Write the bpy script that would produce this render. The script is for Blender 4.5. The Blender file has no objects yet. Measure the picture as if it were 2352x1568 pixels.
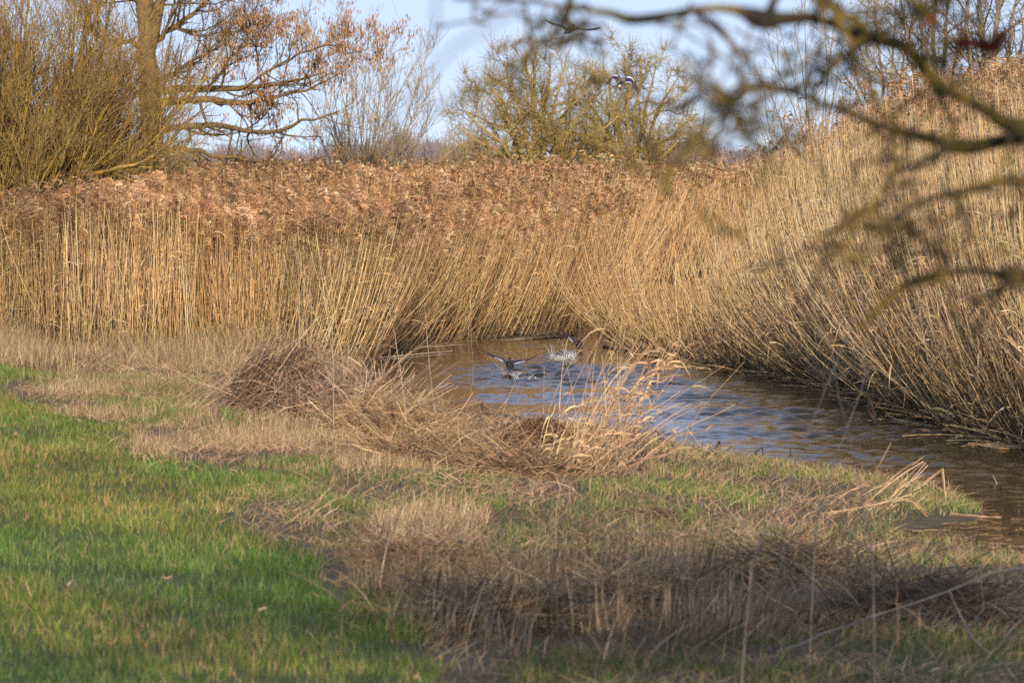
import bpy, math
import numpy as np
from math import radians, sin, cos, pi

# ------------------------------------------------------------------ camera, sky, sun, exposure
scene = bpy.context.scene
COL = scene.collection
F = 7840.0            # focal length in units of a 2352-wide frame
CAM_Z = 2.6
PITCH = math.atan(399.0 / F)

cam_data = bpy.data.cameras.new('camera')
cam_data.lens = 120
cam_data.sensor_width = 36
cam_data.clip_start = 0.2
cam_data.clip_end = 6000
cam_data.dof.use_dof = True
cam_data.dof.focus_distance = 45.0
cam_data.dof.aperture_fstop = 5.0
cam = bpy.data.objects.new('camera', cam_data)
cam.location = (0, 0, CAM_Z)
cam.rotation_euler = (pi / 2 - PITCH, 0, 0)
COL.objects.link(cam)
scene.camera = cam

SUN_EL, SUN_AZ = radians(22), radians(175)      # azimuth from +Y towards +X
world = bpy.data.worlds.new('World')
scene.world = world
world.use_nodes = True
wn = world.node_tree.nodes
wl = world.node_tree.links
bg = wn['Background']
sky = wn.new('ShaderNodeTexSky')
sky.sky_type = 'NISHITA'
sky.sun_disc = False
sky.sun_elevation = SUN_EL
sky.sun_rotation = SUN_AZ
sky.air_density = 1.0
sky.dust_density = 0.2
sky.ozone_density = 3.5
tc = wn.new('ShaderNodeTexCoord'); mpw = wn.new('ShaderNodeMapping'); mpw.inputs['Location'].default_value = (0, 0, .07)
wl.new(tc.outputs['Generated'], mpw.inputs['Vector']); wl.new(mpw.outputs[0], sky.inputs['Vector'])
tint = wn.new('ShaderNodeVectorMath'); tint.operation = 'MULTIPLY'; tint.inputs[1].default_value = (1.09, .95, 1.04)
hz = wn.new('ShaderNodeMix'); hz.data_type = 'RGBA'; hz.inputs[0].default_value = .5; hz.inputs[7].default_value = (5.2, 6.05, 7.8, 1)   # thin high haze
wl.new(sky.outputs[0], tint.inputs[0]); wl.new(tint.outputs[0], hz.inputs[6]); wl.new(hz.outputs[2], bg.inputs['Color'])
bg.inputs['Strength'].default_value = 0.108

sd = bpy.data.lights.new('sun', 'SUN')
sd.energy = 4.6
sd.angle = radians(0.6)
sd.color = (1.0, 0.83, 0.62)
sun = bpy.data.objects.new('sun', sd)
S = np.array([sin(SUN_AZ) * cos(SUN_EL), cos(SUN_AZ) * cos(SUN_EL), sin(SUN_EL)])
import mathutils
sun.rotation_euler = mathutils.Vector(S).to_track_quat('Z', 'Y').to_euler()
sun.location = (20, -20, 30)
COL.objects.link(sun)

scene.view_settings.view_transform = 'Standard'
scene.view_settings.look = 'None'
scene.view_settings.gamma = 1
scene.view_settings.exposure = 0.33
scene.render.film_transparent = False
scene.cycles.max_bounces = 5
scene.cycles.diffuse_bounces = 3
scene.cycles.glossy_bounces = 3
scene.cycles.transmission_bounces = 3
scene.cycles.transparent_max_bounces = 6
scene.cycles.use_denoising = False
scene.cycles.sample_clamp_indirect = 6
scene.cycles.sample_clamp_direct = 12

rng = np.random.default_rng(7)

# ------------------------------------------------------------------ pixel <-> place (layout measured in a 2352 x 1568 frame)
cp, sp = cos(PITCH), sin(PITCH)

def ray(u, v):
    dx = (np.asarray(u, float) - 1176) / F
    dz = (784 - np.asarray(v, float)) / F
    return np.stack([dx, cp + dz * sp, -sp + dz * cp], -1)

def P(u, v, z=0.0):
    d = ray(u, v)
    t = (z - CAM_Z) / d[..., 2]
    return np.array([0, 0, CAM_Z]) + d * t[..., None]

def AT(u, v, Y):
    d = ray(u, v)
    t = Y / d[..., 1]
    return np.array([0, 0, CAM_Z]) + d * np.asarray(t)[..., None]

def proj(p):
    q = p - np.array([0, 0, CAM_Z])
    f = q[..., 1] * cp - q[..., 2] * sp
    up = q[..., 1] * sp + q[..., 2] * cp
    f = np.maximum(f, .1)
    return 1176 + F * q[..., 0] / f, 784 - F * up / f

def inpoly(x, y, poly):
    poly = np.asarray(poly, float)
    r = np.zeros(np.shape(x), bool)
    n = len(poly)
    for i in range(n):
        x0, y0 = poly[i]; x1, y1 = poly[(i + 1) % n]
        if y0 == y1: continue
        c = ((y0 > y) != (y1 > y)) & (x < (x1 - x0) * (y - y0) / (y1 - y0) + x0)
        r ^= c
    return r

class Noise:
    def __init__(s, seed, n=14, lo=.6, hi=2.2):
        r = np.random.default_rng(seed)
        a = r.uniform(0, 2 * pi, n); k = np.exp(r.uniform(math.log(lo), math.log(hi), n))
        s.kx, s.ky, s.ph = k * np.cos(a), k * np.sin(a), r.uniform(0, 2 * pi, n)
        s.w = 1 / k ** .5; s.w /= np.sqrt((s.w ** 2).sum() / 2)
    def __call__(s, x, y, sc=1.0):
        x = np.asarray(x); o = np.zeros(x.shape)
        for kx, ky, ph, w in zip(s.kx, s.ky, s.ph, s.w):
            o += w * np.sin((x * kx + y * ky) * sc + ph)
        return o            # about unit variance

N1, N2, N3, N4 = Noise(1), Noise(2), Noise(3), Noise(4)

# ------------------------------------------------------------------ the water's outline
near_edge = [(830, 850), (870, 895), (960, 920), (1060, 948), (1190, 962), (1320, 975), (1440, 988), (1530, 1012), (1620, 1030),
             (1700, 1048), (1800, 1068), (1900, 1080), (2010, 1092), (2110, 1112), (2200, 1135), (2255, 1160), (2240, 1185),
             (2150, 1200), (2050, 1212), (2020, 1232), (2090, 1250), (2180, 1255), (2290, 1280), (2420, 1290), (2700, 1290)]
right_edge = [(2700, 1085), (2352, 1020), (2250, 1002), (2150, 975), (2080, 945), (2000, 912), (1920, 885), (1850, 868), (1750, 852), (1640, 838), (1560, 830),
              (1480, 812), (1425, 786), (1400, 768)]
back_channel = [(1480, 768), (1560, 776), (1640, 782), (1720, 778), (1770, 745), (1760, 700), (1660, 658)]
far_edge = [(1560, 648), (1450, 652), (1420, 690), (1390, 738), (1300, 760), (1180, 768), (1060, 778), (950, 796), (880, 815)]
wp = [P(u, v)[:2] for u, v in near_edge] + [np.array([40., P(2700, 1290)[1] + 3]), np.array([40., P(2700, 1085)[1] + 6])] + \
     [P(u, v)[:2] for u, v in right_edge + back_channel + far_edge]
WP = np.array(wp)

def sdf(x, y):
    x = np.asarray(x, float); y = np.asarray(y, float)
    d = np.full(x.shape, 1e9)
    n = len(WP)
    for i in range(n):
        a = WP[i]; b = WP[(i + 1) % n]; e = b - a
        t = np.clip(((x - a[0]) * e[0] + (y - a[1]) * e[1]) / (e @ e), 0, 1)
        d = np.minimum(d, np.hypot(x - a[0] - t * e[0], y - a[1] - t * e[1]))
    return np.where(inpoly(x, y, WP), -d, d)

def height(x, y):
    s = sdf(x, y) + .10 * N3(x, y, 2.6) 
    t = 1 - np.exp(-np.maximum(s, 0) / 8.)
    land = .03 + .42 * t + .022 * N1(x, y, .8) * t + .007 * N2(x, y, 3.2) * np.clip(s / .6, 0, 1)
    wet = -.05 + np.clip(s, -2, 0) * .25
    k = np.clip(s / .25 + .5, 0, 1)
    return wet * (1 - k) + land * k

def hit(u, v):
    z = .25
    for _ in range(8):
        p = P(u, v, z)
        z = height(p[..., 0], p[..., 1])
    return P(u, v, z)

# ------------------------------------------------------------------ mesh helpers
def mesh_obj(name, V, quads=None, tris=None, col=None, mat=None, smooth=False, parent=None, attrs=None):
    me = bpy.data.meshes.new(name)
    V = np.asarray(V, np.float32).reshape(-1, 3)
    if parent is not None and parent.name in OFFS:
        V = V - OFFS[parent.name].astype(np.float32)
    me.vertices.add(len(V)); me.vertices.foreach_set('co', V.ravel())
    loops, tot = [], []
    if quads is not None and len(quads):
        q = np.asarray(quads, np.int32).reshape(-1, 4); loops.append(q.ravel()); tot.append(np.full(len(q), 4, np.int32))
    if tris is not None and len(tris):
        q = np.asarray(tris, np.int32).reshape(-1, 3); loops.append(q.ravel()); tot.append(np.full(len(q), 3, np.int32))
    loops = np.concatenate(loops); tot = np.concatenate(tot)
    me.loops.add(len(loops)); me.loops.foreach_set('vertex_index', loops)
    me.polygons.add(len(tot))
    st = np.concatenate([[0], np.cumsum(tot)[:-1]]).astype(np.int32)
    me.polygons.foreach_set('loop_start', st); me.polygons.foreach_set('loop_total', tot)
    me.polygons.foreach_set('use_smooth', np.full(len(tot), smooth))
    if col is not None:
        c = np.ones((len(V), 4), np.float32); c[:, :3] = np.asarray(col).reshape(-1, 3)
        a = me.color_attributes.new('Col', 'FLOAT_COLOR', 'POINT'); a.data.foreach_set('color', c.ravel())
    for k, arr in (attrs or {}).items():
        a = me.attributes.new(k, 'FLOAT', 'POINT'); a.data.foreach_set('value', np.asarray(arr, np.float32).ravel())
    me.update(calc_edges=True)
    if mat: me.materials.append(mat)
    o = bpy.data.objects.new(name, me); COL.objects.link(o)
    if parent is not None: o.parent = parent
    return o

OFFS = {}
def thing(name, label, cat, loc, group=None):
    o = bpy.data.objects.new(name, None); COL.objects.link(o)
    o.empty_display_size = .2
    o.location = tuple(float(c) for c in loc); OFFS[o.name] = np.array(loc, float)
    o['label'] = label; o['category'] = cat
    if group: o['group'] = group
    return o

def tag(o, label=None, cat=None, group=None, kind=None):
    if label: o['label'] = label
    if cat: o['category'] = cat
    if group: o['group'] = group
    if kind: o['kind'] = kind
    return o

def rebase(o, loc):
    """put a single-mesh thing's origin at its base"""
    loc = np.asarray(loc, np.float32)
    me = o.data; n = len(me.vertices)
    a = np.empty(n * 3, np.float32); me.vertices.foreach_get('co', a)
    a = a.reshape(-1, 3) - loc; me.vertices.foreach_set('co', a.ravel()); me.update()
    o.location = tuple(float(c) for c in loc)
    return o

class Geo:
    """collects quads and triangles with a colour per vertex"""
    def __init__(s): s.V, s.Q, s.T, s.C, s.n = [], [], [], [], 0
    def add(s, V, Q=None, T=None, C=None):
        V = np.asarray(V, np.float32).reshape(-1, 3)
        if Q is not None: s.Q.append(np.asarray(Q, np.int64).reshape(-1, 4) + s.n)
        if T is not None: s.T.append(np.asarray(T, np.int64).reshape(-1, 3) + s.n)
        C = np.broadcast_to(np.asarray(C if C is not None else (1, 1, 1), np.float32), V.shape)
        s.V.append(V); s.C.append(C); s.n += len(V)
    def obj(s, name, mat, parent=None, smooth=False):
        return mesh_obj(name, np.concatenate(s.V), np.concatenate(s.Q) if s.Q else None,
                        np.concatenate(s.T) if s.T else None, np.concatenate(s.C), mat, smooth, parent)
    # N tubes of K points
    def tubes(s, path, rad, col, sides=3):
        path = np.asarray(path, float); N, K = path.shape[:2]
        if N == 0: return
        rad = np.broadcast_to(np.asarray(rad, float), (N, K))
        T = np.gradient(path, axis=1); T /= np.linalg.norm(T, axis=2, keepdims=True) + 1e-9
        ref = np.zeros((N, 1, 3)); m = T.mean(1)
        ax = np.argmin(np.abs(m), axis=1); ref[np.arange(N), 0, ax] = 1
        A = np.cross(T, ref); A /= np.linalg.norm(A, axis=2, keepdims=True) + 1e-9
        B = np.cross(T, A)
        th = np.arange(sides) * 2 * pi / sides
        V = path[:, :, None] + rad[:, :, None, None] * (A[:, :, None] * np.cos(th)[:, None] + B[:, :, None] * np.sin(th)[:, None])
        idx = np.arange(N * K * sides).reshape(N, K, sides)
        nx = np.roll(idx, -1, 2)
        Q = np.stack([idx[:, :-1], nx[:, :-1], nx[:, 1:], idx[:, 1:]], -1)
        col = np.asarray(col, float)
        if col.ndim == 1: col = col[None]
        if col.ndim == 2: col = col[:, None]
        C = np.broadcast_to(col[:, :, None], (N, K, sides, 3))
        s.add(V, Q, None, C.reshape(-1, 3))
    # N ribbons of K points; side = N x 3 direction of the width
    def ribbons(s, path, wid, side, col):
        path = np.asarray(path, float); N, K = path.shape[:2]
        if N == 0: return
        wid = np.broadcast_to(np.asarray(wid, float), (N, K))
        if side.ndim == 2: side = side[:, None]
        V = np.stack([path - side * wid[..., None] / 2, path + side * wid[..., None] / 2], 2)
        idx = np.arange(N * K * 2).reshape(N, K, 2)
        Q = np.stack([idx[:, :-1, 0], idx[:, :-1, 1], idx[:, 1:, 1], idx[:, 1:, 0]], -1)
        col = np.asarray(col, float)
        if col.ndim == 1: col = col[None]
        if col.ndim == 2: col = col[:, None]
        s.add(V, Q, None, np.broadcast_to(col[:, :, None], (N, K, 2, 3)).reshape(-1, 3))

def unit(a): return a / (np.linalg.norm(a, axis=-1, keepdims=True) + 1e-9)

def smooth_path(pts, K):
    """Catmull-Rom through pts, K samples by length"""
    p = np.asarray(pts, float)
    if len(p) == 2: p = np.array([p[0], (p[0] + p[1]) / 2, p[1]])
    q = np.concatenate([[2 * p[0] - p[1]], p, [2 * p[-1] - p[-2]]])
    out = []
    for i in range(len(p) - 1):
        for t in np.linspace(0, 1, 12, endpoint=False):
            a, b, c, d = q[i], q[i + 1], q[i + 2], q[i + 3]
            out.append(.5 * (2 * b + (c - a) * t + (2 * a - 5 * b + 4 * c - d) * t * t + (3 * b - a - 3 * c + d) * t ** 3))
    out.append(p[-1]); out = np.array(out)
    L = np.concatenate([[0], np.cumsum(np.linalg.norm(np.diff(out[:, :3], axis=0), axis=1))])
    s = np.linspace(0, L[-1], K)
    return np.stack([np.interp(s, L, out[:, k]) for k in range(out.shape[1])], 1)

# ------------------------------------------------------------------ materials
def mat_base(name):
    m = bpy.data.materials.new(name); m.use_nodes = True
    nt = m.node_tree; return m, nt, nt.nodes['Principled BSDF']

def veg(name, rough=.6, trans=0.0, nscale=9.0, namt=.35, spec=.3):
    m, nt, b = mat_base(name); n, l = nt.nodes, nt.links
    at = n.new('ShaderNodeAttribute'); at.attribute_name = 'Col'
    g = n.new('ShaderNodeNewGeometry')
    nz = n.new('ShaderNodeTexNoise'); nz.inputs['Scale'].default_value = nscale; nz.inputs['Detail'].default_value = 3
    l.new(g.outputs['Position'], nz.inputs['Vector'])
    mr = n.new('ShaderNodeMapRange'); mr.inputs['From Min'].default_value = .25; mr.inputs['From Max'].default_value = .75
    mr.inputs['To Min'].default_value = 1 - namt; mr.inputs['To Max'].default_value = 1 + namt
    l.new(nz.outputs['Fac'], mr.inputs['Value'])
    mx = n.new('ShaderNodeVectorMath'); mx.operation = 'SCALE'
    l.new(at.outputs['Color'], mx.inputs[0]); l.new(mr.outputs[0], mx.inputs['Scale'])
    l.new(mx.outputs[0], b.inputs['Base Color'])
    b.inputs['Roughness'].default_value = rough
    b.inputs['Specular IOR Level'].default_value = spec
    if trans:
        t = n.new('ShaderNodeBsdfTranslucent'); l.new(mx.outputs[0], t.inputs['Color'])
        ms = n.new('ShaderNodeMixShader'); ms.inputs[0].default_value = trans
        l.new(b.outputs[0], ms.inputs[1]); l.new(t.outputs[0], ms.inputs[2])
        l.new(ms.outputs[0], n['Material Output'].inputs['Surface'])
    return m

def bark(name, cols, scale=6, bump=.0):
    m, nt, b = mat_base(name); n, l = nt.nodes, nt.links
    g = n.new('ShaderNodeNewGeometry')
    nz = n.new('ShaderNodeTexNoise'); nz.inputs['Scale'].default_value = scale; nz.inputs['Detail'].default_value = 5
    nz.inputs['Roughness'].default_value = .65
    l.new(g.outputs['Position'], nz.inputs['Vector'])
    cr = n.new('ShaderNodeValToRGB'); el = cr.color_ramp.elements
    while len(el) < len(cols): el.new(.5)
    for e, (p, c) in zip(el, cols): e.position = p; e.color = (*c, 1)
    l.new(nz.outputs['Fac'], cr.inputs[0]); l.new(cr.outputs[0], b.inputs['Base Color'])
    b.inputs['Roughness'].default_value = .8
    b.inputs['Specular IOR Level'].default_value = .2
    if bump:
        bp = n.new('ShaderNodeBump'); bp.inputs['Strength'].default_value = bump; bp.inputs['Distance'].default_value = .02
        l.new(nz.outputs['Fac'], bp.inputs['Height']); l.new(bp.outputs[0], b.inputs['Normal'])
    return m

M_REED = veg('reed_straw', .45, 0, 14, .3, .4)
M_PLUME = veg('reed_plume', .8, .3, 8, .35, .1)
M_GRASS = veg('green_blades', .5, .35, 3, .3, .3)
M_DRY = veg('dry_blades', .6, .2, 5, .35, .25)
M_TWIG = veg('dead_twig', .7, 0, 12, .4, .2)
M_FEATHER = veg('feathers', .55, 0, 40, .18, .3)
LICHEN = [(.30, (.08, .06, .04)), (.44, (.17, .13, .06)), (.54, (.40, .26, .05)), (.66, (.22, .18, .10)), (.8, (.30, .25, .16))]
M_LICHEN = bark('lichen_bark', LICHEN, 4)
M_OCHRE = bark('ochre_twigs', [(.3, (.15, .125, .065)), (.45, (.38, .28, .10)), (.6, (.27, .21, .085)), (.8, (.36, .30, .17))], 1.5)
M_ALDER = bark('alder_bark', [(.3, (.04, .033, .027)), (.46, (.12, .09, .06)), (.56, (.24, .145, .04)), (.62, (.11, .085, .06)), (.8, (.20, .17, .13))], 7, .9)
M_GREY = bark('grey_bark', [(.3, (.12, .10, .08)), (.5, (.22, .18, .13)), (.7, (.3, .26, .2))], 8)

# ------------------------------------------------------------------ ground
def grid(xs, ys):
    X, Y = np.meshgrid(xs, ys)
    i = np.arange(X.size).reshape(X.shape)
    Q = np.stack([i[:-1, :-1], i[:-1, 1:], i[1:, 1:], i[1:, :-1]], -1).reshape(-1, 4)
    return X, Y, Q

xs = np.unique(np.concatenate([-np.geomspace(8, 2500, 45), np.arange(-8, 10, .12), np.geomspace(10, 2500, 45)]))
ys = np.unique(np.concatenate([-np.geomspace(6, 1500, 25), np.arange(-6, 12, .5), np.arange(12, 50, .14), np.arange(50, 80, .35), np.geomspace(80, 4500, 70)]))
X, Y, Q = grid(xs, ys)
Z = height(X, Y)
m, nt, b = mat_base('ground_soil'); n, l = nt.nodes, nt.links
g = n.new('ShaderNodeNewGeometry')
nz = n.new('ShaderNodeTexNoise'); nz.inputs['Scale'].default_value = 2.2; nz.inputs['Detail'].default_value = 8; nz.inputs['Roughness'].default_value = .7
n2 = n.new('ShaderNodeTexNoise'); n2.inputs['Scale'].default_value = 40; n2.inputs['Detail'].default_value = 4
l.new(g.outputs['Position'], nz.inputs['Vector']); l.new(g.outputs['Position'], n2.inputs['Vector'])
mx = n.new('ShaderNodeMix'); mx.data_type = 'FLOAT'; mx.inputs[0].default_value = .5
l.new(nz.outputs['Fac'], mx.inputs[2]); l.new(n2.outputs['Fac'], mx.inputs[3])
cr = n.new('ShaderNodeValToRGB'); e = cr.color_ramp.elements
e[0].position = .35; e[0].color = (.03, .024, .014, 1); e[1].position = .65; e[1].color = (.13, .095, .05, 1)
l.new(mx.outputs[0], cr.inputs[0])
at = n.new('ShaderNodeAttribute'); at.attribute_name = 'meadow'
mg = n.new('ShaderNodeMix'); mg.data_type = 'RGBA'
l.new(at.outputs['Fac'], mg.inputs[0]); l.new(cr.outputs[0], mg.inputs[6]); mg.inputs[7].default_value = (.06, .075, .02, 1)
l.new(mg.outputs[2], b.inputs['Base Color']); b.inputs['Roughness'].default_value = .9
bp = n.new('ShaderNodeBump'); bp.inputs['Strength'].default_value = .8; bp.inputs['Distance'].default_value = .03
l.new(n2.outputs['Fac'], bp.inputs['Height']); l.new(bp.outputs[0], b.inputs['Normal'])
M_SOIL = m

MEADOW = [(-900, 815), (40, 828), (112, 845), (118, 868), (40, 876), (-10, 884), (30, 908), (130, 938), (220, 992), (296, 1012), (330, 1060),
          (420, 1084), (560, 1100), (690, 1096), (720, 1122), (610, 1150), (520, 1185), (600, 1240), (690, 1265), (750, 1335),
          (800, 1385), (860, 1440), (930, 1500), (980, 1620), (1100, 2400), (1400, 6000), (-30000, 6000), (-3000, 900)]
V = np.stack([X, Y, Z], -1)
uu, vv = proj(V)
mead = (inpoly(uu, vv, MEADOW) & (Y > 3)) | (Y < 12) & (X < 1) | (X < -5.2 - .02 * Y - .3 * N1(X, Y, 1)) & (Y < 40) | (X < -14)
o = mesh_obj('ground', V, Q, mat=M_SOIL, smooth=True, attrs={'meadow': mead.astype(float)})
tag(o, kind='structure')

# ------------------------------------------------------------------ water
xs = np.unique(np.concatenate([np.arange(-5, 7.5, .055), np.linspace(7.6, 40, 60)]))
ys = np.concatenate([np.arange(19, 52, .05), np.arange(52, 78, .12)])
X, Y, Q = grid(xs, ys)
V = np.stack([X, Y, np.zeros_like(X)], -1)
uu, vv = proj(V)
def seg_d(u, v, pts, w):
    """soft closeness (0..1) to a polyline drawn on the water"""
    p = [P(a, b)[:2] for a, b in pts]; d = np.full(u.shape, 1e9)
    for a, b_ in zip(p[:-1], p[1:]):
        e_ = b_ - a; t = np.clip(((X - a[0]) * e_[0] + (Y - a[1]) * e_[1]) / (e_ @ e_), 0, 1)
        d = np.minimum(d, np.hypot(X - a[0] - t * e_[0], (Y - a[1] - t * e_[1]) * .6))
    return np.exp(-(d / w) ** 2)
rough = .07 + 1.5 * seg_d(uu, vv, [(1300, 812), (1300, 870), (1480, 935), (1750, 975), (2100, 1020), (2600, 1060)], 1.3) + 1.2 * seg_d(uu, vv, [(1600, 930), (1850, 975), (2150, 1035), (2350, 1050), (2600, 1070)], 2.0)
rough += .35 * seg_d(uu, vv, [(1160, 870), (1250, 850), (1330, 860)], .5)
rough += .25 * seg_d(uu, vv, [(1100, 905), (1250, 930), (1500, 960)], .8)
rough *= 1 - .5 * seg_d(uu, vv, [(1800, 915), (2010, 945)], .4)
rough = np.clip(rough, .05, np.interp(uu, [1350, 1700], [1.1, 1.6]))
wake = seg_d(uu, vv, [(1290, 808), (1250, 845), (1300, 870), (1265, 858), (1200, 866)], .28)
rw = np.random.default_rng(5); wz = np.zeros_like(X); wz2 = np.zeros_like(X)
for _ in range(70):
    lam = math.exp(rw.uniform(math.log(.15), math.log(.5))); a_ = rw.normal(-1.75, .7); kk = 2 * pi / lam
    wz += lam ** .9 * np.sin(kk * (X * cos(a_) + Y * sin(a_)) + rw.uniform(0, 6.3) + .5 * N1(X, Y, .5))
for _ in range(40):
    lam = math.exp(rw.uniform(math.log(.15), math.log(.45))); a_ = rw.uniform(0, 6.3); kk = 2 * pi / lam
    wz2 += lam * np.sin(kk * (X * cos(a_) + Y * sin(a_)) + rw.uniform(0, 6.3))
sl = np.gradient(wz, axis=0) / .05; wz *= .095 / sl[:600].std()
sl = np.gradient(wz2, axis=0) / .05; wz2 *= .16 / sl[:600].std()
streak = np.clip(1 + .55 * N2(X * .35, Y, 1.1) + .3 * N3(X * .3, Y, 3.0), .15, 2.2)
V[..., 2] = wz * np.minimum(rough * streak, 2.0) + wz2 * wake
m, nt, b = mat_base('river_water'); n, l = nt.nodes, nt.links
g = n.new('ShaderNodeNewGeometry')
def tex(scale, det, sx=1, sy=1, dist=0.):
    mp = n.new('ShaderNodeMapping'); mp.inputs['Scale'].default_value = (sx, sy, 1)
    t = n.new('ShaderNodeTexNoise'); t.inputs['Scale'].default_value = scale; t.inputs['Detail'].default_value = det
    t.inputs['Distortion'].default_value = dist
    l.new(g.outputs['Position'], mp.inputs['Vector']); l.new(mp.outputs[0], t.inputs['Vector']); return t.outputs['Fac']
def math_(op, a, b_=None):
    k = n.new('ShaderNodeMath'); k.operation = op
    for i, s in enumerate((a, b_)):
        if s is None: continue
        if isinstance(s, (int, float)): k.inputs[i].default_value = s
        else: l.new(s, k.inputs[i])
    return k.outputs[0]
big, mid, fine = tex(1.6, 3, .6, 1, .4), tex(6, 3, .7, 1.2, .6), tex(22, 2, .8, 1.2, .3)
patch = tex(.9, 2, .35, 1.0)
ar = n.new('ShaderNodeAttribute'); ar.attribute_name = 'rough'
aw = n.new('ShaderNodeAttribute'); aw.attribute_name = 'wake'
pm = n.new('ShaderNodeMapRange'); pm.inputs['From Min'].default_value = .38; pm.inputs['From Max'].default_value = .6
pm.inputs['To Min'].default_value = .25; pm.inputs['To Max'].default_value = 1.15
l.new(patch, pm.inputs['Value'])
h = math_('ADD', math_('MULTIPLY', big, .008), math_('ADD', math_('MULTIPLY', mid, .006), math_('MULTIPLY', fine, .0030)))
h = math_('MULTIPLY', h, math_('MULTIPLY', ar.outputs['Fac'], pm.outputs[0]))
h = math_('ADD', h, math_('MULTIPLY', math_('MULTIPLY', tex(9, 3, .8, 1), aw.outputs['Fac']), .05))
bp = n.new('ShaderNodeBump'); bp.inputs['Strength'].default_value = 1; bp.inputs['Distance'].default_value = .3
l.new(h, bp.inputs['Height']); l.new(bp.outputs[0], b.inputs['Normal'])
b.inputs['Base Color'].default_value = (.020, .016, .010, 1)
b.inputs['Roughness'].default_value = .07
b.inputs['IOR'].default_value = 1.42
M_WATER = m
o = mesh_obj('water', V, Q, mat=m, smooth=True, attrs={'rough': rough, 'wake': wake})
tag(o, kind='structure')

# ------------------------------------------------------------------ reeds
def in_bed(poly, x, y):
    u, v = proj(np.stack([x, y, np.maximum(height(x, y), 0)], -1))
    return inpoly(u, v, poly), u, v

def scatter(n, x0, x1, y0, y1, r=rng):
    return r.uniform(x0, x1, n), r.uniform(y0, y1, n)

STRAW = np.array([[.62, .405, .18], [.68, .465, .23], [.50, .325, .145], [.74, .55, .31], [.32, .20, .095], [.48, .30, .155]])
GREYSTRAW = np.array([[.56, .41, .235], [.64, .49, .30], [.46, .335, .195], [.30, .21, .12], [.62, .43, .22], [.50, .38, .25]])
PLUME = np.array([[.43, .25, .135], [.32, .18, .10], [.50, .31, .175], [.22, .125, .07], [.58, .40, .25]])

def pick(pal, n, jit=.1, r=rng):
    c = pal[r.integers(0, len(pal), n)]
    return np.clip(c * (1 + r.normal(0, jit, (n, 1))) * (1 + r.normal(0, .04, (n, 3))), .01, .85)

def reed_stems(g, x, y, L, lean, leandir, curve, rad, col, K=6, sides=3, wob=.02):
    """stems leaning by lean (fraction of length) towards leandir; curve 0 straight, 1 straightens upwards"""
    N = len(x); t = np.linspace(0, 1, K)[None]
    z0 = height(x, y) - .05
    off = lean[:, None] * ((1 - curve[:, None]) * t + curve[:, None] * (1 - (1 - t) ** 2) * .9) * L[:, None]
    up = np.sqrt(np.maximum(1 - (lean * .8) ** 2, .05))[:, None] * L[:, None] * (t + .10 * lean[:, None] * (t ** 2 - t))
    a = rng.uniform(0, 2 * pi, N)
    px = x[:, None] + off * np.cos(leandir)[:, None] + wob * L[:, None] * np.sin(t * 3 + a[:, None]) * t
    py = y[:, None] + off * np.sin(leandir)[:, None] + wob * L[:, None] * np.cos(t * 2.3 + a[:, None]) * t
    path = np.stack([px, py, z0[:, None] + up], -1)
    R = rad[:, None] * (1.15 - .55 * t)
    C = col[:, None] * {6: np.array([.3, .8, 1, 1, 1, 1]), 8: np.array([.16, .38, .68, .9, 1, 1, 1, 1])}.get(K, np.ones(K))[None, :, None]   # stems darker towards the foot
    g.tubes(path, R, C, sides)
    return path

def plumes(g, tip, tan, size, col, strands, r=rng, wid=.012, drift=(-1, .2)):
    """drooping fluffy panicles; strands per plume"""
    N = len(tip); M = strands
    if N == 0: return
    d = unit(np.stack([drift[0] + r.normal(0, .7, N), drift[1] + r.normal(0, .7, N), np.zeros(N)], -1))
    s = r.uniform(0, 1, (N, M)) ** .8
    ax = (tip[:, None] + tan[:, None] * (size[:, None] * (s * .95))[..., None]
          + d[:, None] * (size[:, None] * .55 * s ** 2)[..., None]
          - np.array([0, 0, 1.]) * (size[:, None] * .38 * s ** 3)[..., None])
    ra = r.normal(0, 1, (N, M, 3)); ra[..., 2] *= .5
    dr = unit(unit(ra) * .75 + d[:, None] * .6 + tan[:, None] * .55)
    ln = size[:, None] * (.42 - .22 * s) * r.uniform(.6, 1.2, (N, M))
    K = 3; t = np.linspace(0, 1, K)
    path = ax[:, :, None] + dr[:, :, None] * (ln[..., None] * t)[..., None] - np.array([0, 0, 1.]) * (ln[..., None] * .55 * t ** 2)[..., None]
    w = wid * (size[:, None] / .25) * r.uniform(.6, 1.4, (N, M))
    W = w[..., None] * np.array([.7, 1, .25])
    side = unit(np.cross(dr, r.normal(0, 1, (N, M, 3))))
    c = col[:, None] * (1 + r.normal(0, .16, (N, M, 1)))
    g.ribbons(path.reshape(N * M, K, 3), W.reshape(N * M, K), side.reshape(N * M, 3), np.clip(c, .01, .9).reshape(N * M, 3))

def leaves(g, path, n, length, col, r=rng, wid=.014, tmin=.2):
    """dead reed leaves hanging off stems"""
    N, K = path.shape[:2]
    if N == 0: return
    i = r.integers(0, N, n); f = r.uniform(tmin, .95, n) * (K - 1); k = f.astype(int); fr = (f - k)[:, None]
    p = path[i, k] * (1 - fr) + path[i, np.minimum(k + 1, K - 1)] * fr
    a = r.uniform(0, 2 * pi, n); up = r.uniform(.1, 1.3, n)
    d = unit(np.stack([np.cos(a), np.sin(a), up], -1))
    t = np.linspace(0, 1, 5); L = length * r.uniform(.5, 1.3, n)
    q = p[:, None] + d[:, None] * (L[:, None] * t)[..., None] - np.array([0, 0, 1.]) * (L[:, None] * r.uniform(.3, 1.2, n)[:, None] * t ** 2)[..., None]
    g.ribbons(q, wid * np.array([.7, 1, .9, .6, .1]), unit(np.cross(d, r.normal(0, 1, (n, 3)))), col[r.integers(0, len(col), n)])

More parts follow.
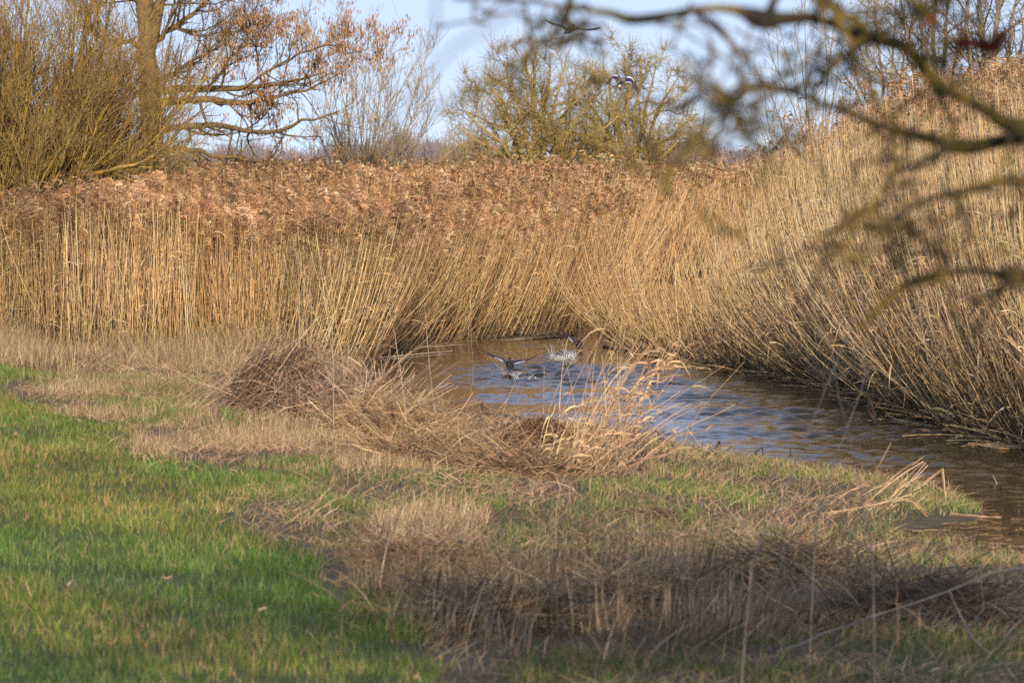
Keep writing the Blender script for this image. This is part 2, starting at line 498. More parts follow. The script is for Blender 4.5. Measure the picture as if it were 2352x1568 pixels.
# --- the wide bed: left bank and behind the bend
BED_L = [(-2500, 760), (-60, 786), (60, 792), (180, 806), (330, 812), (470, 806), (560, 812), (640, 830), (760, 846), (840, 838)] + \
        [(u, v + 4) for u, v in far_edge[::-1]] + [(1680, 654), (1790, 690), (1800, 560), (1820, 420), (1900, 391), (-3000, 391)]
g = Geo(); gp = Geo()
def bed_left(n, y0, y1, hw, rad, strands, leafn, K, ptop, wid):
    x, y = scatter(n, -hw(y1), hw(y1) * .75, y0, y1)
    k = np.abs(x) < hw(y); x, y = x[k], y[k]
    ok, u, v = in_bed(BED_L, x, y); ok &= ~((u < 400 + rng.normal(0, 30, len(u))) & (y > 50) & ((u > -500) | (y > 66))); x, y, u, v = x[ok], y[ok], u[ok], v[ok]
    clump = N1(x, y, .9) * .11 + N2(x, y, 2.5) * .07
    deep = np.where(u > 430, np.clip((y - 50) / 12, 0, 1), 0)
    base_top = np.where(u > 430, np.interp(y, [44, 50, 54, 62, 90], [1.90, 1.93, 2.0, 2.33, 2.45]), 2.15)
    base_top = base_top - .12 * np.clip((u - 430) / 200, 0, 1) * (y < 50)
    top = base_top + clump + rng.normal(0, .12, len(x)) - .25 * (rng.random(len(x)) < .12)
    L = (top - height(x, y)) * 1.02
    short = rng.random(len(x)) < .16
    L = np.where(short, L * rng.uniform(.35, .85, len(x)), L)
    # lean: left upright, middle leans right and towards the water
    kx = np.clip((u - 560) / 300, 0, 1)
    front = np.clip(1 - (v * 0 + sdf(x, y)) / 2.2, 0, 1) * (u > 600)
    lean = .05 + .16 * kx + .20 * front * kx * np.clip((1400 - u) / 400, .2, 1) + np.abs(rng.normal(0, .06, len(x))) + (rng.random(len(x)) < .14) * rng.uniform(.1, .4, len(x))
    ld = np.where(rng.random(len(x)) < .78, rng.normal(.1, .35, len(x)), rng.uniform(0, 2 * pi, len(x)))
    ld = np.where((u < 600) | (rng.random(len(x)) < .12), rng.uniform(0, 2 * pi, len(x)), ld)
    L = L / np.sqrt(np.maximum(1 - (lean * .8) ** 2, .2))
    col = pick(STRAW, len(x), .22) * (1 + .10 * N4(x, y, 1.5))[:, None]
    brown = (u > 450) & (rng.random(len(x)) < .35 + .2 * N3(x, y, 2))
    col[brown] *= np.array([.74, .66, .56])
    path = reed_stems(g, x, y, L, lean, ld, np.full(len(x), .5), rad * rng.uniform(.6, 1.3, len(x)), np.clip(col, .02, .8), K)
    tall = (~short) & (rng.random(len(x)) < ptop)
    tan = unit(path[:, -1] - path[:, -2])
    bunch = np.clip(1 + .22 * N3(x, y, 1.1) + .22 * N2(x, y, 4), .4, 1.6)  # patchy plume tone; shade between the bunches is put into the colour
    sz = rng.uniform(.18, .34, len(x))
    plumes(gp, path[tall, -1] - tan[tall] * .10, tan[tall], sz[tall], (pick(PLUME, len(x), .15) * bunch[:, None])[tall], strands, wid=wid)
    if leafn: leaves(g, path, int(leafn * len(x)), .30, pick(STRAW * .8, 400), tmin=.15)
half = lambda m: (lambda y: np.asarray(y) * .158 * m + .8)
bed_left(20500, 40, 47, half(1.5), .0046, 46, .9, 6, .75, .008)
bed_left(17000, 47, 57, half(1.35), .0048, 36, 1.0, 6, .8, .010)
bed_left(8500, 57, 68, half(1.3), .0065, 20, .25, 6, .85, .016)
bed_left(11500, 68, 90, half(1.3), .008, 12, 0, 4, .9, .026)
bed_left(11500, 90, 130, half(1.3), .011, 9, 0, 4, .9, .038)
bed_left(10000, 130, 230, half(1.3), .016, 7, 0, 3, .9, .055)
o = g.obj('reed_stems', M_REED, smooth=True)
tag(o, 'golden standing reed stems on the left bank and behind the river bend', 'reeds', kind='stuff')
o = gp.obj('reed_plumes', M_PLUME)
tag(o, 'russet feathery seed heads topping the reeds left and behind the river', 'reed plumes', kind='stuff')

# --- the tall bed on the right bank, leaning out over the water
BED_R = [(u, v + 6) for u, v in right_edge[::-1]] + [(3400, 1120), (3400, 430), (1800, 430), (1700, 560), (1790, 690), (1780, 742), (1725, 776), (1640, 780), (1560, 774), (1480, 766), (1400, 764)]
g = Geo(); gp = Geo()
def bed_right(n, x0, x1, y0, y1, rad, strands, K, ptop, wid, leafn):
    x, y = scatter(n, x0, x1, y0, y1)
    ok, u, v = in_bed(BED_R, x, y); x, y, u, v = x[ok], y[ok], u[ok], v[ok]
    N = len(x)
    edge = np.clip(1 - sdf(x, y) / 2.6, 0, 1)
    top = np.interp(u, [1400, 1560, 1660, 1750, 1850, 1980, 2150, 2352, 2600], [1.9, 2.0, 2.25, 2.8, 3.4, 3.75, 3.9, 4.0, 4.0]) + N1(x, y, 1.1) * .10 + np.clip(rng.normal(0, .12, N), -.3, .2)
    e2 = np.clip(1 - sdf(x, y) / 4.8, 0, 1)
    top -= .3 * edge * rng.random(N) + np.interp(u, [1500, 1750], [.4, 1.5]) * e2
    L = np.maximum(top - height(x, y), .8)
    short = rng.random(N) < (.12 + .38 * edge)
    L = np.where(short, L * rng.uniform(.25, .8, N), L)
    lean = .05 + (.34 * edge + .16 * e2) * rng.uniform(.2, 1.3, N) + np.abs(rng.normal(0, .10, N)) + (rng.random(N) < .15) * rng.uniform(.1, .5, N)
    lean = np.minimum(lean, .85)
    ld = pi + rng.normal(.25, .5, N) + .35 * N2(x, y, 1.6)
    lean = np.clip(lean * (1 + .35 * N4(x, y, 1.4)), .02, .85)
    odd = rng.random(N) < .25
    ld = np.where(odd, rng.uniform(0, 2 * pi, N), ld)
    L = L * np.minimum(1 / np.sqrt(np.maximum(1 - (lean * .8) ** 2, .3)), 1.08)
    mixg = np.clip((u - 1650) / 450, 0, 1) * .8 > rng.random(N)
    col = np.where(mixg[:, None], pick(GREYSTRAW, N, .14), pick(STRAW * .95, N, .14))
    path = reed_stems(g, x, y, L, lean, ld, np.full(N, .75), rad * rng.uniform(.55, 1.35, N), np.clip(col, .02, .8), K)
    tall = (~short) & (rng.random(N) < ptop) & (rng.random(N) > e2 * 1.6)
    tan = unit(path[:, -1] - path[:, -2])
    plumes(gp, path[tall, -1] - tan[tall] * .08, tan[tall], rng.uniform(.16, .30, N)[tall], pick(PLUME * 1.05, N, .16)[tall], strands, wid=wid, drift=(.4, -.3))
    if leafn: leaves(g, path, int(2.8 * leafn * N), .28, pick(GREYSTRAW * .8, 400), tmin=.1)
bed_right(6000, 2.2, 8.5, 28, 36, .0052, 26, 8, .6, .010, .5)
bed_right(10500, 1.0, 9.0, 36, 45, .0053, 26, 8, .6, .011, .5)
bed_right(8500, 1.0, 11, 45, 58, .006, 22, 6, .75, .014, .2)
bed_right(7000, 2.5, 15, 58, 85, .009, 14, 4, .8, .024, 0)
o = g.obj('tall_reed_stems', M_REED, smooth=True)
tag(o, 'tall pale reed stems on the right bank leaning out over the water', 'reeds', kind='stuff')
o = gp.obj('tall_reed_plumes', M_PLUME)
tag(o, 'feathery brown seed heads above the tall right-hand reeds', 'reed plumes', kind='stuff')

# ------------------------------------------------------------------ near bank vegetation
def blades(g, x, y, L, lean, ldir, wid, col, K=4, z0=None, bend=.5, sideflat=True):
    N = len(x)
    t = np.linspace(0, 1, K)[None]
    z0 = height(x, y) - .01 if z0 is None else z0
    hor = np.sin(lean)[:, None] * L[:, None] * (t * (1 - bend) + bend * t ** 2)
    ver = np.cos(lean)[:, None] * L[:, None] * (t - bend * .25 * t ** 2)
    path = np.stack([x[:, None] + hor * np.cos(ldir)[:, None], y[:, None] + hor * np.sin(ldir)[:, None], z0[:, None] + ver], -1)
    a = rng.uniform(0, 2 * pi, N)
    side = np.stack([np.cos(a), np.sin(a) * .5, rng.normal(0, .25, N)], -1)
    side = unit(side)
    prof = np.interp(np.linspace(0, 1, K), [0, .5, 1], [.8, 1, .12])
    g.ribbons(path, wid[:, None] * prof[None], side, col)

def region_pts(n, u0, u1, v0, v1, poly=None, excl=None, evenuv=.0):
    """points on the near bank inside a region of the layout; drawn evenly over the ground"""
    c = hit(np.array([u0, u1, u0, u1]), np.array([v0, v0, v1, v1]))
    y0, y1 = c[2:, 1].min(), c[:2, 1].max()
    w = rng.random(n)
    y = y0 + (y1 - y0) * w
    x = ((rng.uniform(u0, u1, n)) - 1176) / F * y
    keep = rng.random(n) < np.clip(y / y1, 0, 1) if evenuv == 0 else np.ones(n, bool)
    x, y = x[keep], y[keep]
    z = height(x, y)
    u, v = proj(np.stack([x, y, z], -1))
    ok = sdf(x, y) > -.02
    ok &= y < 48
    ju = u + 22 * N1(x, y, 1.7) + 12 * N2(x, y, 5) + rng.normal(0, 22, len(u))
    jv = v + 7 * N3(x, y, 1.9) + 4 * N4(x, y, 6) + rng.normal(0, 7, len(u))
    if poly is not None: ok &= inpoly(ju, jv, poly)
    if excl is not None: ok &= ~inpoly(ju + rng.normal(0, 26, len(u)), jv + rng.normal(0, 9, len(u)), excl)
    return x[ok], y[ok], u[ok], v[ok]

GREEN = np.array([[.10, .19, .03], [.14, .235, .04], [.06, .12, .02], [.19, .255, .06], [.30, .29, .11], [.42, .33, .17]])
def greenpick(n, dry):
    i = rng.integers(0, 4, n); r = rng.random(n)
    i = np.where(r < dry, rng.integers(4, 6, n), i)
    return np.clip(GREEN[i] * (1 + rng.normal(0, .15, (n, 1))), .01, .7)
g = Geo()
NEARB = [(-900, 700), (3300, 700), (3300, 2300), (-900, 2300)]
x, y, u, v = region_pts(330000, -120, 1150, 826, 1640, MEADOW)
cl = N1(x, y, 1.3); c2 = N2(x, y, 4)
k = rng.random(len(x)) < np.clip(.85 + .08 * c2, .35, 1); x, y, u, v, cl, c2 = [a[k] for a in (x, y, u, v, cl, c2)]
N = len(x)
L = np.clip(.07 + .008 * c2 + .008 * N4(x, y, 9) + rng.normal(0, .022, N), .03, .2)
dry = np.clip(.13 + .12 * cl + np.interp(y, [15, 24, 36], [-.08, .06, .22]), .03, .7)
yel = np.interp(y, [15, 22, 30], [0, .35, .55])[:, None]
C = greenpick(N, dry); C = C * (1 - yel) + C * np.array([1.25, 1.02, .95]) * yel
C *= (1 + .10 * N4(x, y, 2) + .05 * c2)[:, None]
pt = np.clip(.5 + .5 * N3(x, y, 1.3), 0, 1)[:, None]; C = C * ((1 - pt) * np.array([.80, .95, .85]) + pt * np.array([1.22, 1.04, 1.0]))
blades(g, x, y, L, np.abs(rng.normal(.35, .3, N)), rng.uniform(0, 2 * pi, N), rng.uniform(.003, .006, N), np.clip(C, .01, .8))
k = np.zeros(1)
# the same turf to the left of the picture, a little coarser
x = rng.uniform(-10.5, -1.8, 190000); y = rng.uniform(9, 41, 190000); u, v = proj(np.stack([x, y, height(x, y)], -1))
k = ((u < -60) & (v > 800 + 20 * N1(x, y, 1))); x, y = x[k], y[k]; N = len(x)
blades(g, x, y, np.clip(.08 + rng.normal(0, .025, N), .03, .2), np.abs(rng.normal(.4, .3, N)), rng.uniform(0, 2 * pi, N), rng.uniform(.007, .012, N), greenpick(N, .18))
# taller tufts in the meadow
x, y, u, v = region_pts(26000, -120, 1150, 826, 1640, MEADOW)
k = N4(x, y, 3.2) > .9; x, y = x[k], y[k]; N = len(x)
blades(g, x, y, rng.uniform(.08, .17, N), np.abs(rng.normal(.4, .25, N)), rng.uniform(0, 2 * pi, N), rng.uniform(.003, .006, N), greenpick(N, .25))
# fallen leaves and dead bits in the turf
x, y, u, v = region_pts(500, -120, 1150, 900, 1640, MEADOW); N = len(x)
blades(g, x, y, rng.uniform(.03, .06, N), rng.uniform(.9, 1.4, N), rng.uniform(0, 2 * pi, N), rng.uniform(.015, .03, N), pick(np.array([[.36, .22, .13], [.46, .30, .20]]), N, .2), z0=height(x, y) + .04)
x, y, u, v = region_pts(12000, -120, 1150, 826, 1640, MEADOW); k = N4(x + 3, y, 2.2) > 1.0; x, y = x[k], y[k]; N = len(x)
blades(g, x, y, rng.uniform(.05, .13, N), rng.uniform(.6, 1.4, N), rng.uniform(0, 2 * pi, N), rng.uniform(.003, .007, N), pick(np.array([[.40, .29, .16], [.26, .19, .09]]), N, .2))
o = g.obj('meadow_grass', M_GRASS)
tag(o, 'short bright green grass of the bank at lower left', 'grass', kind='stuff')

g = Geo()
def green_patch(n, poly, Lm, dry, bright=1., wid=(.004, .007), lean=.3):
    p = np.array(poly); x, y, u, v = region_pts(n, p[:, 0].min(), p[:, 0].max(), p[:, 1].min(), p[:, 1].max(), poly, evenuv=1)
    N = len(x)
    if not N: return
    k = rng.random(N) < np.clip(.55 + .45 * N2(x, y, 4), .05, 1); x, y = x[k], y[k]; N = len(x)
    blades(g, x, y, Lm * rng.uniform(.5, 1.3, N), np.abs(rng.normal(lean, .2, N)), rng.uniform(0, 2 * pi, N), rng.uniform(*wid, N), np.clip(greenpick(N, dry) * bright, .01, .8))
green_patch(19000, [(200, 870), (470, 880), (480, 960), (430, 985), (300, 965)], .09, .25)
green_patch(5000, [(-60, 830), (130, 840), (500, 850), (640, 880), (500, 900), (100, 880)], .08, .4)
green_patch(12000, [(60, 830), (180, 850), (420, 960), (330, 1000), (180, 960), (60, 880)], .08, .25)
green_patch(4000, [(290, 960), (450, 960), (420, 985), (320, 1000)], .08, .2, .8)
green_patch(1400, [(505, 950), (565, 945), (575, 985), (510, 988)], .14, .0, 1.1)
green_patch(2600, [(560, 900), (860, 900), (870, 985), (600, 985)], .12, .2, .8)
green_patch(1600, [(900, 985), (1010, 960), (1020, 1040), (900, 1040)], .12, .1)
green_patch(4500, [(560, 1075), (760, 1060), (760, 1110), (600, 1120)], .10, .2)
green_patch(6000, [(560, 1100), (1180, 1090), (1180, 1170), (800, 1190), (560, 1140)], .10, .35, .9)
green_patch(7000, [(1330, 1105), (1650, 1095), (1820, 1180), (1640, 1200), (1400, 1165)], .10, .25, 1.1)
green_patch(9000, [(1480, 1010), (1700, 1040), (2010, 1085), (2050, 1150), (1700, 1140), (1480, 1080)], .09, .5, 1.25)
green_patch(7000, [(1990, 1110), (2200, 1140), (2260, 1190), (2220, 1230), (2050, 1235), (1960, 1180)], .09, .45, 1.1, (.004, .008), .35)
green_patch(12000, [(1200, 1490), (2400, 1440), (2450, 1640), (1000, 1640)], .10, .35, .8)
green_patch(5000, [(800, 1340), (1000, 1370), (1000, 1500), (870, 1480)], .11, .15, .9)
green_patch(9000, [(1650, 1180), (2352, 1270), (2352, 1400), (1900, 1330)], .10, .5, 1.0)
green_patch(14000, [(600, 1160), (1700, 1150), (2000, 1260), (1500, 1280), (800, 1290)], .09, .3, .8)
o = g.obj('bank_grass', M_GRASS)
tag(o, 'scattered green grass shoots growing through the straw of the near bank', 'grass', kind='stuff')

TAN = np.array([[.42, .27, .15], [.50, .34, .19], [.34, .21, .12], [.28, .18, .10], [.56, .40, .24]])
PINK = np.array([[.46, .34, .20], [.56, .42, .26], [.34, .24, .14], [.20, .14, .085], [.40, .27, .15]])
GREYB = np.array([[.38, .27, .17], [.48, .35, .22], [.26, .18, .115], [.15, .105, .065], [.56, .43, .28], [.40, .25, .13]])
# straw lying flat over the whole near bank
g = Geo()
x, y, u, v = region_pts(165000, -500, 2950, 790, 1640, None, MEADOW)
N = len(x); rough_ = np.clip(.6 + .5 * N1(x, y, 2), .1, 1.6)
C = pick(TAN, N, .18) * (1 + .18 * N3(x, y, 2.2))[:, None]
wet = sdf(x, y) < .12
C[wet] *= .45; C *= np.where(N4(x + 2, y, 1.8) > .9, .55, 1.)[:, None]
L = rng.uniform(.06, .26, N)
blades(g, x, y, L, rng.uniform(.9, 1.5, N), rng.normal(.3, 1.0, N) + pi * (rng.random(N) < .35), rng.uniform(.003, .007, N), np.clip(C, .01, .8), z0=height(x, y) + rng.uniform(0, .05, N) * rough_, bend=.6)
x, y, u, v = region_pts(60000, -120, 2500, 790, 1640, None, MEADOW)
k = (N2(x, y, 2.5) > .1); x, y = x[k], y[k]; N = len(x)
blades(g, x, y, rng.uniform(.05, .15, N), np.abs(rng.normal(.6, .4, N)), rng.uniform(0, 2 * pi, N), rng.uniform(.003, .006, N), pick(TAN, N, .2))
o = g.obj('flattened_straw', M_DRY)
tag(o, 'tan flattened straw and litter covering the near bank', 'straw', kind='stuff')

# mown pinkish stubble
g = Geo()
for n_, poly in ((20000, [(118, 850), (250, 842), (480, 860), (470, 900), (300, 905), (400, 1000), (250, 985), (130, 935), (60, 880)]),
                 (30000, [(300, 1000), (420, 968), (740, 990), (1050, 985), (1120, 1080), (700, 1092), (430, 1080), (330, 1050)]),
                 (9000, [(-60, 790), (110, 795), (130, 840), (-60, 828)])):
    p = np.array(poly); x, y, u, v = region_pts(n_, p[:, 0].min(), p[:, 0].max(), p[:, 1].min(), p[:, 1].max(), poly, evenuv=1)
    k = rng.random(len(x)) < np.clip(.5 + .5 * N1(x, y, 3) + .3 * N4(x, y, 7), .03, 1); x, y = x[k], y[k]; N = len(x)
    blades(g, x, y, rng.uniform(.04, .16, N) * np.clip(1 + .4 * N2(x, y, 2.5), .3, 1.8), np.abs(rng.normal(.35, .35, N)), rng.uniform(0, 2 * pi, N), rng.uniform(.003, .0055, N), pick(PINK, N, .18), bend=.2)
o = g.obj('mown_stubble', M_DRY)
tag(o, 'pinkish upright stubble patches between green grass and reeds', 'stubble', kind='stuff')

# weeds and dead growth along the foot of the left reeds
g = Geo()
x, y, u, v = region_pts(44000, -900, 880, 760, 850, [(-900, 785), (-100, 785), (880, 790), (880, 870), (400, 850), (100, 835), (-900, 825)], evenuv=1)
N = len(x)
blades(g, x, y, rng.uniform(.1, .5, N) * np.clip(1 + .3 * N1(x, y, 2), .3, 1.6), np.abs(rng.normal(.35, .35, N)), rng.uniform(0, 2 * pi, N), rng.uniform(.003, .007, N), pick(PINK * .9, N, .2), K=5, bend=.5)
o = g.obj('reed_foot_weeds', M_DRY)
tag(o, 'tangle of withered weeds along the foot of the left reeds', 'weeds', kind='stuff')

# foreground tussock grass, soft and grey brown
FORE = [(850, 1250), (960, 1200), (1010, 1330), (1240, 1330), (1500, 1340), (1700, 1320), (1840, 1260), (2000, 1320), (2420, 1340),
        (2420, 1500), (2100, 1480), (1800, 1470), (1500, 1540), (1200, 1530), (900, 1530), (820, 1440)]
g = Geo()
x, y, u, v = region_pts(40000, 800, 2450, 1190, 1560, FORE)
tus = N1(x, y, 3.0)
k = rng.random(len(x)) < np.clip(.35 + .6 * tus + .3 * N2(x, y, 4), .02, 1); x, y, u, tus = x[k], y[k], u[k], tus[k]; N = len(x)
L = np.clip(.20 + .07 * tus + rng.normal(0, .08, N), .06, .5)
L = L * np.interp(u, [800, 1200, 1700, 1850, 2400], [1., 1.1, 1.15, .7, .55])
blades(g, x, y, L, np.abs(rng.normal(.35, .35, N)) + np.interp(u, [1700, 2000], [0, .45]) + .2 * N3(x, y, 3), rng.normal(.1, .9, N) + .6 * N4(x, y, 3), rng.uniform(.003, .009, N), pick(GREYB * .72, N, .28) * (1 + .2 * N3(x, y, 5))[:, None].clip(.5, 1.5), K=5, bend=.4)
x, y, u, v = region_pts(3500, 850, 1120, 1150, 1300, [(870, 1190), (960, 1160), (1100, 1200), (1010, 1300), (900, 1320)], evenuv=1); N = len(x)
blades(g, x, y, rng.uniform(.06, .24, N), np.abs(rng.normal(.5, .4, N)), rng.normal(.3, .9, N), rng.uniform(.003, .007, N), pick(GREYB * 1.1, N, .2), K=5)
x, y, u, v = region_pts(9000, 800, 2450, 1170, 1560, FORE)
k = (N1(x + 5, y, 2.6) > .35); x, y, u = x[k], y[k], u[k]; N = len(x)
ld_ = 2.2 * N4(x, y, .9) + rng.normal(0, .35, N)
blades(g, x, y, rng.uniform(.2, .6, N), np.clip(rng.normal(1.0, .3, N), .2, 1.5), ld_, rng.uniform(.004, .009, N), pick(GREYB * .8, N, .25), K=6, bend=.6)
o = g.obj('tussock_grass', M_DRY)
tag(o, 'soft grey-brown dead tussock grass across the lower right foreground', 'dead grass', kind='stuff')

# ------------------------------------------------------------------ heaps of dead growth
def heap(name, label, u, v, w, h, n, pal, arch=1.0, lean=(0, 0), rad=.004, ribbon=.5, seed=0, up=0, dep=.8, upL=(.4, 1.0), cat='brush heap', dark=.0):
    r = np.random.default_rng(seed)
    c = hit(np.array(float(u)), np.array(float(v)))
    o = thing(name, label, cat, c)
    g = Geo()
    # arcs: from a foot on the rim over the dome
    a = r.uniform(0, 2 * pi, n); rr = np.sqrt(r.random(n))
    fx, fy = c[0] + np.cos(a) * rr * w / 2, c[1] + np.sin(a) * rr * w / 2 * dep
    hgt = h * np.clip(1 - rr ** 2 * .85, .1, 1) * r.uniform(.25, 1.0, n)
    d = r.uniform(0, 2 * pi, n); L = w * r.uniform(.15, .5, n) * arch
    t = np.linspace(-1, 1, 7)[None]
    px = fx[:, None] + np.cos(d)[:, None] * L[:, None] * t + lean[0] * hgt[:, None]
    py = fy[:, None] + np.sin(d)[:, None] * L[:, None] * t * dep + lean[1] * hgt[:, None]
    gz = height(px, py)
    tilt = r.normal(0, .45, n)
    pz = gz + np.maximum(hgt[:, None] * (1 - .7 * t ** 2) + tilt[:, None] * L[:, None] * t, .0)
    path = np.stack([px, py, pz], -1) + r.normal(0, .012, (n, 7, 3))
    col = pick(pal, n, .2, r)
    nr = int(n * ribbon)
    g.tubes(path[nr:], rad * r.uniform(.5, 1.3, n - nr)[:, None] * np.linspace(1.1, .5, 7), col[nr:])
    g.ribbons(path[:nr], .010 * r.uniform(.5, 1.5, (nr, 1)) * np.array([.5, .9, 1, 1, .9, .6, .1]), unit(r.normal(0, 1, (nr, 3))), col[:nr])
    if up:
        a = r.uniform(0, 2 * pi, up); rr = np.sqrt(r.random(up)) * .8
        fx, fy = c[0] + np.cos(a) * rr * w / 2, c[1] + np.sin(a) * rr * w / 2 * dep
        Lu = (upL[0] + (upL[1] - upL[0]) * r.random(up) ** 1.8) * np.clip(1.15 - rr, .3, 1)
        t = np.linspace(0, 1, 6)[None]; d = r.uniform(0, 2 * pi, up); ln = np.abs(r.normal(.4, .5, up))
        path = np.stack([fx[:, None] + (np.cos(d) * ln + lean[0])[:, None] * Lu[:, None] * t ** 1.4,
                         fy[:, None] + (np.sin(d) * ln + lean[1])[:, None] * Lu[:, None] * t ** 1.4,
                         height(fx, fy)[:, None] + Lu[:, None] * (t - .12 * t ** 2)], -1) + r.normal(0, .008, (up, 6, 3))
        g.tubes(path, rad * .8 * r.uniform(.5, 1.2, up)[:, None] * np.linspace(1, .4, 6), pick(pal * 1.1, up, .2, r))
    g.obj('dead_stems', M_DRY, o)
    return o, c, r

# the big dark heap left of centre
hp, c, r = heap('brush_heap', 'large dark tangled heap of dead stems left of the water', 690, 955, 1.3, .6, 1700,
                np.array([[.30, .20, .13], [.40, .28, .19], [.22, .14, .09], [.48, .34, .24]]), arch=.8, lean=(.0, 0), seed=11, up=2200, upL=(.2, .9), rad=.0032)
g = Geo()      # long straws combed down over both flanks
for k_, (ua, va, ub, vb, uc, vc, n_) in enumerate([(700, 800, 560, 890, 440, 968, 34), (690, 790, 600, 900, 520, 985, 30), (760, 850, 840, 900, 700, 985, 40),
                                                    (900, 860, 830, 940, 700, 985, 80), (960, 900, 880, 960, 720, 990, 70)]):
    for _ in range(n_):
        s = r.normal(0, 1, 3); y_ = c[1] + r.normal(-.1, .16)
        pts = [AT(ua + s[0] * 55 + r.normal(0, 30), va + s[1] * 45, y_ + .1), AT(ub + s[0] * 34 + r.normal(0, 16), vb + s[1] * 26, y_), AT(uc + s[0] * 46, vc + s[1] * 9, y_ - .15)]
        g.tubes(smooth_path(pts, 7)[None], .0042 * r.uniform(.5, 1.3) * np.linspace(1, .6, 7), pick(np.array([[.44, .32, .22], [.30, .21, .14], [.54, .40, .27]]), 1, .2, r))
g.obj('combed_straw', M_DRY, hp)
g = Geo()      # black stems, their dark colour standing in for the hollow's shade
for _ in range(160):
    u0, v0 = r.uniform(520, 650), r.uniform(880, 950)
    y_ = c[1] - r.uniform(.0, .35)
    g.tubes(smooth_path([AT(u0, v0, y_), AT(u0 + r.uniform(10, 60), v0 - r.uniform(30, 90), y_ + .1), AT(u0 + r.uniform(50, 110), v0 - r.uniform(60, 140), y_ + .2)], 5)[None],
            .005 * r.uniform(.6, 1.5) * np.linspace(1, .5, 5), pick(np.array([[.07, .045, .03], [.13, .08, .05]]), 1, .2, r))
g.obj('hollow_shade_stems', M_TWIG, hp)

heap('grass_heap', 'tan heap of withered grass between the dark brush heap and the water', 890, 1000, 1.0, .34, 1500, TAN, seed=12, up=700, upL=(.2, .62), rad=.003)
heap('grass_heap', 'low tan straw heap just below the water edge at the tall thin stalks', 1000, 1060, 1.1, .20, 1300, TAN * .95, seed=13, up=300, upL=(.1, .4), rad=.003)
heap('weed_heap', 'dark brown curled weed heap at the water edge left of the blond reed tuft', 1240, 1030, .75, .30, 1500,
     np.array([[.19, .10, .06], [.27, .15, .08], [.12, .07, .04], [.36, .22, .12]]), arch=.6, seed=14, up=260, upL=(.15, .42), rad=.004)
heap('weed_heap', 'brown flattened weed heap in front of the dark curled one', 1190, 1085, .9, .13, 900, TAN * .7, seed=15, up=60, upL=(.1, .2), rad=.0035)

for lb, u_, v_, w_, h_, sd_ in (('round tussock of dead grass left of the foreground clumps beside the lawn', 960, 1300, .7, .17, 31),
                                 ('dark matted tussock at bottom centre next to the green lawn', 1120, 1440, .8, .20, 32),
                                 ('matted tussock in the middle of the dead foreground grass', 1440, 1400, .8, .20, 33),
                                 ('broad collapsed tussock below the bank point', 1800, 1330, .95, .20, 34),
                                 ('dark hollow tussock among the bleached twigs at lower right', 2120, 1420, .95, .20, 35),
                                 ('small brown matted tuft lying on the straw behind the foreground clumps', 1510, 1195, .32, .07, 36)):
    heap('grass_tussock', lb, u_, v_, w_, h_, 900 if w_ > .5 else 350, GREYB * (.55 if sd_ in (32, 35, 36) else .8), arch=1.0, seed=sd_, up=500 if w_ > .5 else 40, upL=(.08, .34), rad=.0026, lean=(.5, 0), cat='grass tussock')

# the blond tuft leaning right over the water
c = hit(np.array(1385.), np.array(1080.)); r = np.random.default_rng(21)
tf = thing('blond_tuft', 'sunlit blond tuft of dead reeds leaning right in front of the water', 'reed tuft', c)
g = Geo(); gl = Geo()
BL = np.array([[.62, .42, .24], [.70, .50, .30], [.52, .34, .19], [.40, .25, .14]])
ps = []
for k_ in range(150):
    ub = r.normal(1370, 52); vb = r.uniform(1040, 1095)
    y_ = hit(np.array(ub), np.array(vb))[1]
    lx = r.normal(70, 70); top = np.clip(r.gamma(3.2, 48), 40, 330)
    if k_ < 14: lx, top = r.uniform(90, 190), r.uniform(250, 370)
    p0 = AT(ub, vb, y_)
    pts = [p0, AT(ub + lx * .35, vb - top * .5, y_ + r.normal(0, .04)), AT(ub + lx, vb - top, y_ + r.normal(0, .1))]
    q = smooth_path(pts, 7); ps.append(q)
    g.tubes((q + r.normal(0, .004, q.shape))[None], .0042 * r.uniform(.5, 1.2) * np.linspace(1.1, .45, 7), pick(BL, 1, .15, r))
ps = np.array(ps)
leaves(gl, ps, 330, .20, pick(BL, 200, .15, r), r, wid=.017, tmin=.1)
# bright curled leaf at its top right
for k_ in range(60):
    a0 = r.uniform(0, 1); u0 = 1400 + 150 * a0 + r.normal(0, 12); v0 = 960 - 150 * a0 + r.normal(0, 14)
    pts = [AT(u0, v0, c[1]), AT(u0 + r.uniform(10, 35), v0 - r.uniform(5, 30), c[1] + r.normal(0, .05)), AT(u0 + r.uniform(20, 60), v0 + r.uniform(-25, 25), c[1] + r.normal(0, .07))]
    gl.ribbons(smooth_path(pts, 5)[None], .016 * np.array([.4, 1, 1, .7, .1]), unit(r.normal(0, 1, (1, 3))), pick(BL * 1.1, 1, .1, r))
g.obj('stem', M_REED, tf, True)
gl.obj('curled_leaves', M_DRY, tf)

